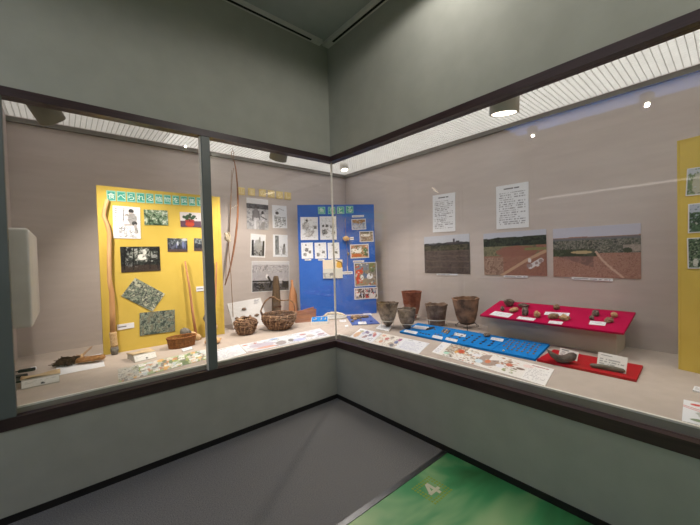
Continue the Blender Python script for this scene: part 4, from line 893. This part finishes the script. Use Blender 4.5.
def p_food(p):
    p.rng = np.random.RandomState(10); p.a[:] = (234, 230, 226); EARTH = [(176, 150, 124), (206, 186, 164), (132, 110, 92), (226, 212, 196), (190, 120, 92), (150, 140, 120)]
    p.mottle((p.U > .1)&(p.U < .3)&(p.V > .42), [(140, 128, 108), (186, 170, 150), (112, 100, 86), (214, 204, 190)], 70, .9); p.clutter(26, [(228, 222, 212), (110, 96, 84)], (.1, .55, .27, .95), .008)
    p.rect(.0, .05, .07, .75, (236, 236, 242)); p.text(.01, .1, .06, .7, 6, (170, 170, 176), .6, .6); p.ell(.14, .26, .035, .12, (176, 216, 200)); p.ell(.245, .6, .035, .11, (206, 84, 56), 1, .5); p.ell(.215, .48, .02, .1, (232, 176, 90), .9, .5); p.ell(.325, .66, .032, .1, (228, 232, 230))
    p.clutter(150, EARTH+[(96, 80, 70)], (.1, .04, .44, .95), .012); p.clutter(60, EARTH, (.42, .1, .62, .95), .011); p.ell(.41, .62, .035, .1, (230, 230, 236)); p.clutter(14, [(206, 110, 70), (170, 90, 60), (230, 190, 130)], (.2, .4, .36, .7), .01)
    d = ((p.U-.53)/.085)**2+((p.V-.5)/.36)**2; p.put(d < 1, (170, 152, 142)); p.put((d < 1)&(p.U > .53)&(p.V > .5+(p.U-.53)*2), (238, 232, 228)); p.clutter(16, [(200, 190, 180), (140, 116, 104)], (.46, .25, .6, .7), .01); p.ell(.53, .42, .024, .12, (210, 130, 92)); p.ell(.46, .3, .035, .12, (210, 226, 236))
    p.clutter(46, [(120, 98, 78), (190, 150, 110), (150, 110, 86), (214, 196, 168), (196, 110, 86)], (.61, .35, .76, .92), .013); p.ell(.7, .56, .028, .11, (196, 104, 80), .9, .4); p.clutter(16, [(150, 160, 110), (206, 206, 180), (120, 130, 90)], (.68, .1, .78, .34), .012); p.ell(.79, .5, .03, .06, (120, 96, 84), .9, .4); p.ell(.64, .36, .035, .1, (226, 228, 238))
    p.rect(.83, .02, 1, .98, (238, 236, 234)); p.ell(.83, .75, .04, .1, (236, 200, 194), .6, .5); p.text(.85, .84, .97, .93, 1, (150, 80, 84), .8, .7); p.text(.84, .1, .98, .76, 8, (176, 172, 176), .6, .6); p.clutter(10, [(200, 80, 70)], (.86, .85, .96, .92), .004)
sheet('longest food picture sheet in front of the blue felt boards', [(443.6, 341.6), (554.4, 369.6), (545, 386.4), (431.6, 352.6)], p_food)
def p_dish(p):
    p.rng = np.random.RandomState(12)
    p.ell(.6, .42, .45, .3, (186, 190, 186), 1, .1); p.ell(.6, .45, .38, .22, (226, 216, 190)); p.ell(.5, .48, .12, .1, (206, 70, 56), 1, .5); p.ell(.75, .42, .14, .1, (140, 160, 90), .9, .5); p.ell(.62, .3, .12, .08, (206, 150, 110), .9, .4); p.ell(.2, .15, .12, .06, (120, 140, 110), .9, .4)
    for u, v in ((.14, .84), (.28, .8), (.4, .86), (.6, .82)): p.ell(u, v, .06, .05, (206, 60, 60), .9, .6)
    p.line([(0, .72), (.25, .6)], .012, (206, 110, 106)); p.line([(0, .66), (.2, .55)], .012, (206, 130, 126)); p.text(.7, .75, .98, .9, 2, (120, 110, 120))
sheet('food picture sheet cut off by the right edge of the view', [(683.6, 400), (782.8, 420.6), (796.8, 449.2), (681.8, 421.4)], p_dish)
card('small white label before the right yellow panel', [(694.4, 387.6), (712, 391), (712, 396), (692.6, 391.6)], ZD, th=.01)
card('white card lying in front of the pointed pots', [(380.6, 325.2), (392.2, 327.4), (388.4, 332.2), (375.4, 329.4)], ZD, th=.012)

# ------------------------------------------------------------------ right case: pots
def pot(label, px, py, prof, m, seed, z0=0., tilt=(0, 0), jag=.006, chip=None):
    base = atz(px, py, ZD); e = empty('clay_pot', base); tag(e, label, 'pot'); e.rotation_euler = (tilt[0], tilt[1], seed)
    off = Vector((seed*2.3, seed, 0)); th = .009
    def fn(r, z, a, i):
        n = mnoise.noise(Vector((math.cos(a)*2, math.sin(a)*2, z*14))+off); top = z/prof[-1][1]
        rr = r*(1+.02*n)+.0022*math.sin(26*a+z*120); zz = z+(jag*(mnoise.noise(Vector((math.cos(a)*4, math.sin(a)*4, 1))+off)+.5*math.sin(5*a+seed)) if top > .93 else 0)
        return rr, zz+z0
    # smooth the profile
    P = []
    for k in range(len(prof)-1):
        for t in (0, .25, .5, .75): P.append((prof[k][0]*(1-t)+prof[k+1][0]*t, prof[k][1]*(1-t)+prof[k+1][1]*t))
    P.append(prof[-1]); inner = [(max(.002, r-th), z+(th if k == 0 else 0)) for k, (r, z) in enumerate(P)][::-1]
    MB().lathe([(.002, P[0][1])]+P, 64, fn=fn, cap=False).go('body', m, e, True)
    MB().lathe(inner+[(.001, inner[-1][1])], 64, fn=fn, cap=False).go('inner_wall', m, e, True)
    r1 = P[-1][0]
    MB().lathe([(r1, P[-1][1]-.014), (r1+.005, P[-1][1]-.008), (r1+.003, P[-1][1]), (r1-th, P[-1][1]), (r1-th, P[-1][1]-.012)], 64, fn=fn, cap=False).go('rim', m, e, True)
    return e, base
def ring_stand(label, base, r, z, m, mring, legs=3, spread=1.15, rot=0., curl=False):
    e = empty('pot_stand', base, rot); tag(e, label, 'stand')
    MB().tube([(r*math.cos(t), r*math.sin(t), z) for t in np.linspace(0, 2*PI, 41)[:-1]], .0045, 6, True).go('ring', mring, e, True)
    for k in range(legs):
        a = 2*PI*k/legs; d = Vector((math.cos(a), math.sin(a), 0)); pts = [d*r+Vector((0, 0, z)), d*r*spread*.98+Vector((0, 0, z*.45)), d*r*spread+Vector((0, 0, .004))]
        if curl: pts += [d*r*spread*1.12+Vector((0, 0, .004)), d*r*spread*1.16+Vector((0, 0, .02)), d*r*spread*1.06+Vector((0, 0, .026))]
        MB().tube(pts, .004, 6).go('leg', m, e, True)
    return e
_, bA = pot('pointed dark grey brown pot nearest the blue panel', 388, 327.6, [(.012, 0), (.045, .04), (.08, .1), (.102, .17), (.115, .24), (.126, .292)], m_darkpot, 1.3, .004, (.02, .03))
ring_stand('pale ring stand holding the pointed pot nearest the blue panel', bA, .082, .088, ACR, m_whitewire, rot=.6, spread=1.02)
_, bB = pot('smaller pointed dark pot in front of the red pot', 407.6, 330, [(.012, 0), (.045, .035), (.076, .09), (.093, .15), (.101, .215), (.102, .24)], m_darkpot, 2.1, .004, (0, .03))
ring_stand('pale ring stand holding the smaller pointed pot', bB, .075, .075, ACR, m_whitewire, rot=.2, spread=1.02)
_, bC = pot('tall reddish pot behind the pointed pots', 412.2, 319.6, [(.05, 0), (.07, .05), (.092, .12), (.108, .2), (.12, .29), (.127, .35)], m_redpot, 3.4, .02, (0, 0), .003)
ring_stand('pale ring stand under the tall reddish pot', bC, .085, .075, ACR, m_whitewire, rot=.9, spread=1.0)
_, bD = pot('squat brown pot with flat base and chipped rim', 436.6, 325.2, [(.092, 0), (.098, .05), (.106, .11), (.115, .17), (.124, .225), (.128, .25)], m_brownpot, 4.2, .004, (0, 0), .011)
ring_stand('white wire ring around the squat brown pot', bD, .118, .075, m_whitewire, m_whitewire, rot=-1.2, spread=1.0)
_, bE = pot('largest rust brown pot on a dark wire stand', 467, 328, [(.03, 0), (.07, .015), (.098, .06), (.115, .12), (.129, .2), (.139, .27), (.144, .305)], m_bigpot, 5.5, .038, (.0, -.03), .006)
ring_stand('dark wire tripod stand below the largest pot', bE, .084, .066, m_wire, m_wire, rot=-.5, spread=1.5, curl=True)

# ------------------------------------------------------------------ bright blue felt boards
def felt(name, label, xy, z0, z1, m, tilt=None):
    o = MB().prism(xy, z0, z1).go(name, m); return tag(o, label, 'display board')
B1 = [(.600, -.365), (.600, -1.385), (1.10, -1.315), (1.085, -.235)]
B2 = [(.600, -1.39), (.600, -1.735), (1.118, -1.665), (1.112, -1.32)]
felt('felt_board', 'longer bright blue felt board under the stone tools', B1[::-1], ZD+.001, ZD+.02, m_bright)
felt('felt_board', 'shorter bright blue felt board with rows of arrowheads', B2[::-1], ZD+.001, ZD+.02, m_bright)
ZB = ZD+.0205
for i, (q, s) in enumerate((([(415.4, 325.6), (429, 327.2), (427, 330), (411.8, 328.2)], 'rear left corner of the blue felt, by the dark blade'), ([(405.6, 329.8), (418, 332.2), (416, 334.4), (403.6, 331.8)], 'front left corner of the blue felt'),
    ([(433.4, 335.2), (443, 337.2), (441.8, 339.8), (431.8, 337.6)], 'front of the blue felt, below the slim rods'), ([(446.6, 337.6), (457.8, 340), (456.6, 342.4), (445, 339.8)], 'front of the blue felt, second from the left'),
    ([(455, 332.8), (466.4, 334.8), (465, 337.4), (453.6, 335.2)], 'middle of the blue felt'), ([(492, 337.4), (504, 339.4), (502.6, 342), (490, 339.6)], 'blue felt beside the dark round stone'))):
    card('white label at the %s' % s, q, ZB, group='labels on the blue felt boards', th=.003)
def flake(label, px, py, L, W, m, ang, seed, z=ZB, group=None, name='stone_flake', th=.008):
    """a knapped point: leaf-shaped outline with a ridged face"""
    rs = random.Random(seed); pts = []; n = 10
    for k in range(n):
        t = 2*PI*k/n; x = math.cos(t)*L/2; w = W/2*(1-.35*math.cos(t)); pts.append((x*(1+rs.uniform(-.08, .08)), math.sin(t)*w*(1+rs.uniform(-.15, .15))))
    V = [(x, y, .0006) for x, y in pts]+[(x*.85, y*.85, th*.6) for x, y in pts]+[(0, 0, th)]
    Fs = [tuple(range(n-1, -1, -1))]+[(i, (i+1) % n, n+(i+1) % n, n+i) for i in range(n)]+[(n+i, n+(i+1) % n, 2*n) for i in range(n)]
    o = link(name, V, Fs, m); o.location = atz(px, py, z); o.rotation_euler = (0, 0, ang); return tag(o, label, 'stone tool', group)
flake('long dark stone blade beside the rear left label', 430.4, 328.7, .2, .045, m_obs, .1, 1, name='knapped_point', th=.018)
flake('grey slim stone blade right of the long dark blade', 434.4, 329.2, .05, .02, m_stone, .6, 2, name='knapped_point', th=.012)
for i, (px, py) in enumerate(((443.6, 330.4), (446, 331.2), (448.4, 332))):
    flake('slim grey stone rod, %s of the three side by side' % ['left', 'middle', 'right'][i], px, py, .22, .022, [m_stone, m_sht, m_stone][i], .4, 10+i, name='stone_rod', th=.014, group='slim rods on the blue felt')
for i, (px, py) in enumerate(((420.6, 333), (423.2, 333.6), (426, 334.2), (428.8, 334.6))):
    flake('tiny dark stone chip, %s of four near the front left label' % ORD[i], px, py, .034, .018, m_obs, .4*i, 20+i, group='dark chips near the front left label')
for i, (px, py) in enumerate(((435.6, 334.2), (438.4, 334.8), (441.2, 335.2))):
    flake('small brown stone point above the front label, %s in its row' % ORD[i], px, py, .03, .018, m_shb, .4*i, 26+i, group='brown points above the front label')
stone('dark round stone lump at the rear edge of the blue felt', 487, 336.4, (.042, .03, .02), m_shd, 51, ZB, 0, .25)
# rows of arrowheads (photo rows, numbered away from the glass)
proto1 = None; ROWN = ['front', 'second', 'third', 'fourth', 'rear']
def rowset(u0, u1, n, A, Bv, skipf, m, lab, grp, seed, L, W):
    """n columns along the board between corners A (near) / B (far) """
    first = None; rs = random.Random(seed)
    for r in range(5):
        for c in range(n):
            if skipf(r, c): continue
            u = u0+(u1-u0)*(c+.5)/n; v = .2+.15*r
            near = Vector((A[0], A[1], 0)); x = .622+.49*v; y = u+.1*v
            if first is None:
                first = flake(lab % ROWN[r], 350, 300, L, W, m, .3, seed, group=grp, name='arrowhead'); o = first
            else:
                o = first.copy(); COL.objects.link(o); o['label'] = lab % ROWN[r]
            o.location = (x+rs.uniform(-.004, .004), y+rs.uniform(-.004, .004), ZB); o.rotation_euler = (0, 0, rs.uniform(-.3, .5))
rowset(-.88, -1.37, 6, (0, 0), 0, lambda r, c: (r == 4) or (r == 3 and c > 3), m_obs, 'small dark arrowhead in the %s row left of the seam in the blue felt', 'dark arrowheads on the longer blue felt board', 61, .044, .022)
rowset(-1.42, -1.72, 7, (0, 0), 0, lambda r, c: r == 0 and c < 1, m_shb, 'small brownish arrowhead in the %s row right of the seam in the blue felt', 'brown arrowheads on the shorter blue felt board', 62, .032, .016)
stone('tiny white pebble at the front of the shorter blue felt board', 503.4, 351.2, (.009, .008, .007), m_pale, 63, ZB)

# ------------------------------------------------------------------ red felt board with two stone pieces
RB = [(.607, -1.655), (.600, -2.335), (.962, -2.317), (.975, -1.75), (.70, -1.745), (.70, -1.655)]
felt('felt_board', 'long red felt board in front of the plinth', [(.607, -1.745), (.600, -2.335), (.962, -2.317), (.975, -1.745)][::-1], ZD+.001, ZD+.018, m_red)
ZR = ZD+.0185
def crescent():
    p = atz(561.5, 362.4, ZR); e = empty('clay_vessel_sherd', p, -1.12); tag(e, 'dark crescent shaped vessel sherd on the red felt board', 'pottery sherd')
    out = [(-.096, .096), (-.075, .084), (-.05, .068), (-.025, .055), (0, .05), (.022, .054), (.042, .066), (.058, .078), (.078, .08), (.096, .07), (.09, .044), (.066, .02), (.035, .004), (0, 0), (-.035, .008), (-.066, .036), (-.086, .066)]
    n = len(out); V = []; Fs = []; c0 = (.004, .032)
    lay = [(-.044, .45), (-.036, .72), (-.02, .92), (0, 1.), (.02, .92), (.036, .72), (.044, .45)]
    for y, k in lay:
        for u, z in out: V.append((c0[0]+(u-c0[0])*(k*.25+.75 if abs(u) > .05 else k*.5+.5), y, c0[1]+(z-c0[1])*k+.0*u))
    for L in range(len(lay)-1):
        for q in range(n): Fs.append((L*n+q, L*n+(q+1) % n, (L+1)*n+(q+1) % n, (L+1)*n+q))
    Fs.append(tuple(range(n-1, -1, -1))); Fs.append(tuple((len(lay)-1)*n+q for q in range(n)))
    link('body', V, Fs, m_horn, e, True)
crescent()
ra, rb_ = atz(592, 367.4, ZR), atz(624.5, 373.4, ZR); p = (ra+rb_)/2
rd = empty('stone_rod', p, math.atan2(rb_.y-ra.y, rb_.x-ra.x)); tag(rd, 'long thin grey brown stone rod lying on the red felt board', 'stone tool')
MB().tube([(-.1, 0, .014), (-.09, 0, .016), (-.03, .003, .018), (.04, 0, .018), (.082, 0, .016), (.094, 0, .013)], [.008, .014, .0165, .0165, .0145, .008], 12).go('shaft', m_rod, rd, True)
def stand_card(label, pl, pr, h, z, tilt=.35, rows=4):
    a = atz(*pl, z); b = atz(*pr, z); ux = (b-a).normalized(); w = (b-a).length; back = Vector((0, 0, 1)).cross(ux); uy = Vector((0, 0, 1))*math.cos(tilt)+back*math.sin(tilt)
    e = empty('label_card', None, mat=frame_mat((a+b)/2, ux, uy)); tag(e, label, 'label')
    pc = Pic(max(20, int(w*260)), max(12, int(h*260)), seed=2); pc.text(.1, .78, .5, .92, 1, (90, 88, 90), .8); pc.text(.08, .1, .92, .7, rows, (130, 128, 130), .62, .6)
    slab_print('card', pc, w, h, .003, None, e).location = (0, h/2, 0)
    y1 = h*math.sin(tilt)*.0
    MB().add([(-w/4, h*.8, -.001), (w/4, h*.8, -.001), (w/4, .0+h*.8*math.cos(tilt)**2, -h*.8*math.cos(tilt)*math.sin(tilt)*0-.04), (-w/4, h*.8*math.cos(tilt)**2, -.04), (-w/4, h*.8, -.003), (w/4, h*.8, -.003), (w/4, h*.8*math.cos(tilt)**2-.002, -.042), (-w/4, h*.8*math.cos(tilt)**2-.002, -.042)], [(0, 1, 2, 3), (7, 6, 5, 4), (0, 4, 5, 1), (2, 6, 7, 3)]).go('prop', m_card, e)
stand_card('white label card leaning behind the crescent sherd', (558.6, 356.4), (577.2, 361.4), .07, ZR)
stand_card('white label card with text leaning behind the stone rod', (596.6, 366.8), (626, 374.0), .108, ZR, .3, 4)

# ------------------------------------------------------------------ plinth and magenta board
PX = 1.18; PY0 = atx(488, 335, PX).y; PY1 = atx(616.6, 350, PX).y; SL = .216; H0 = .232; H1 = H0+SL*(1.50-PX)
pl = MB().add([(PX, PY1, 0), (1.50, PY1, 0), (1.50, PY0, 0), (PX, PY0, 0), (PX, PY1, H0), (1.50, PY1, H1), (1.50, PY0, H1), (PX, PY0, H0)],
    [(0, 3, 2, 1), (4, 5, 6, 7), (0, 1, 5, 4), (1, 2, 6, 5), (2, 3, 7, 6), (3, 0, 4, 7)]).go('plinth', m_plinth); pl.location = (0, 0, ZD+.001); tag(pl, 'grey beige block under the magenta board', 'plinth')
mgq = [(502.0, 300.4), (635, 312.6), (624.4, 332.6), (477.6, 315.0)]
MO = Vector((PX, 0, ZD+.001+H0)); MNN = Vector((-SL, 0, 1)).normalized()
mgm, mgw, mgh = quad_frame(mgq, MO+MNN*.0185, MNN, -.018)
mg = MB().box((-mgw/2, -mgh/2, 0), (mgw/2, mgh/2, .018), .002).go('felt_board', m_magenta, None, False, mgm); tag(mg, 'large magenta felt board on the plinth with pottery sherds', 'display board')
MN = Vector((mgm[0][2], mgm[1][2], mgm[2][2])); MP = Vector(mgm.translation)+MN*.0185
def mcard(label, q): hang('label_card', label, 'label', q, (MP, MN), lambda p: p.text(.08, .2, .92, .85, 3, (170, 160, 165), .6, .5), th=.003, lift=.0003, group='labels on the magenta board')
mcard('large white label at the left front of the magenta board', [(495, 311.2), (513, 314.2), (508.4, 317.8), (489.4, 315)])
mcard('narrow white label right of the large one on the magenta board', [(518.6, 316.6), (535.8, 318.6), (533.6, 321.2), (517, 318.8)])
mcard('white label in the middle rear of the magenta board', [(546, 311.8), (570, 313.6), (568.6, 316.2), (543.4, 315)])
mcard('white label in the middle front of the magenta board', [(549.6, 320.8), (563.4, 322.2), (561.4, 324.8), (548, 323.4)])
mcard('white label at the right of the magenta board', [(590.6, 321.2), (606.6, 322.4), (605, 326), (588.6, 324.4)])
def sherd(label, px, py, r, m, seed, rz=0., tilt=.35, amp=.28):
    p = onp(px, py, MP, MN); rs = random.Random(seed)
    r = tuple(q*.88 for q in r); o = MB().lump(r, seed, amp, 2.3, sub=3, c=(0, 0, r[2]*.8), flat=r[2]*.8).go('pottery_sherd', m, None, True)
    o.matrix_world = frame_mat(p, (math.cos(rz), math.sin(rz), math.cos(rz)*SL), (-math.sin(rz), math.cos(rz), 0)); return tag(o, label, 'pottery sherd')
# small cup sherd
p = onp(509, 306.2, MP, MN); cup = empty('cup_sherd', p); tag(cup, 'dark broken cup at the rear left of the magenta board', 'pottery sherd')
MB().lathe([(.001, .004), (.022, .0), (.038, .02), (.05, .05), (.052, .062), (.045, .06), (.034, .024), (.018, .012), (.001, .012)], 30, fn=lambda r, z, a, i: (r*(1+.06*math.sin(3*a)), z*(1+.14*math.sin(2*a+1)))).go('body', m_shd, cup, True)
sherd('small dark sherd in front of the broken cup', 502.4, 310.6, (.03, .022, .03), m_shd, 71, .4)
sherd('flat tan sherd beside the narrow neck of dark lumps', 514.2, 311.6, (.05, .034, .026), m_sht, 72, -.6)
p = onp(523.6, 307.4, MP, MN); ds = empty('dish_sherd', p); tag(ds, 'dark shallow dish sherd at the rear of the magenta board', 'pottery sherd')
MB().lathe([(.001, .002), (.03, 0), (.05, .016), (.056, .03), (.05, .03), (.03, .012), (.001, .01)], 30, fn=lambda r, z, a, i: (r*(1+.08*math.sin(2*a)), z*(1+.15*math.sin(a*3)))).go('body', m_shd, ds, True)
sherd('dark upright knobbly sherd in front of the dish sherd', 525.2, 315, (.04, .032, .05), m_shd, 74, .2, amp=.4)
sherd('tan figurine shaped sherd right of the dark knobbly one', 537, 317, (.034, .028, .036), m_sht, 75, .7, amp=.45)
sherd('brown grey sherd at the rear middle of the magenta board', 556.6, 309, (.038, .03, .028), m_shb, 76, .1)
sherd('long brown sherd behind the middle front label', 553.8, 318.6, (.05, .03, .03), m_shb, 77, -.9)
sherd('star shaped tan sherd beside the long brown one', 564.8, 319.6, (.046, .04, .024), m_sht, 78, .2, amp=.6)
sherd('largest dark sherd on the right half of the board', 595.6, 315.4, (.04, .03, .03), m_shd, 79, .2)
sherd('smallest dark sherd above the right label', 591.6, 319.6, (.024, .02, .024), m_shd, 80, .5)
sherd('tan round sherd at the far right of the magenta board', 614.2, 317, (.034, .026, .026), m_sht, 81, .4)
sherd('brown sherd right of the label, below the tan one', 609.4, 322.2, (.042, .028, .024), m_shb, 82, -.4, amp=.45)

# ------------------------------------------------------------------ view
scn.world = bpy.data.worlds.new('room_dark'); scn.world.use_nodes = True
scn.world.node_tree.nodes['Background'].inputs[0].default_value = (.02, .02, .02, 1)
v = scn.view_settings; scn.display_settings.display_device = 'sRGB'
v.view_transform = 'Standard'; v.look = 'None'; v.gamma = 1; v.use_curve_mapping = False; v.exposure = 0.0
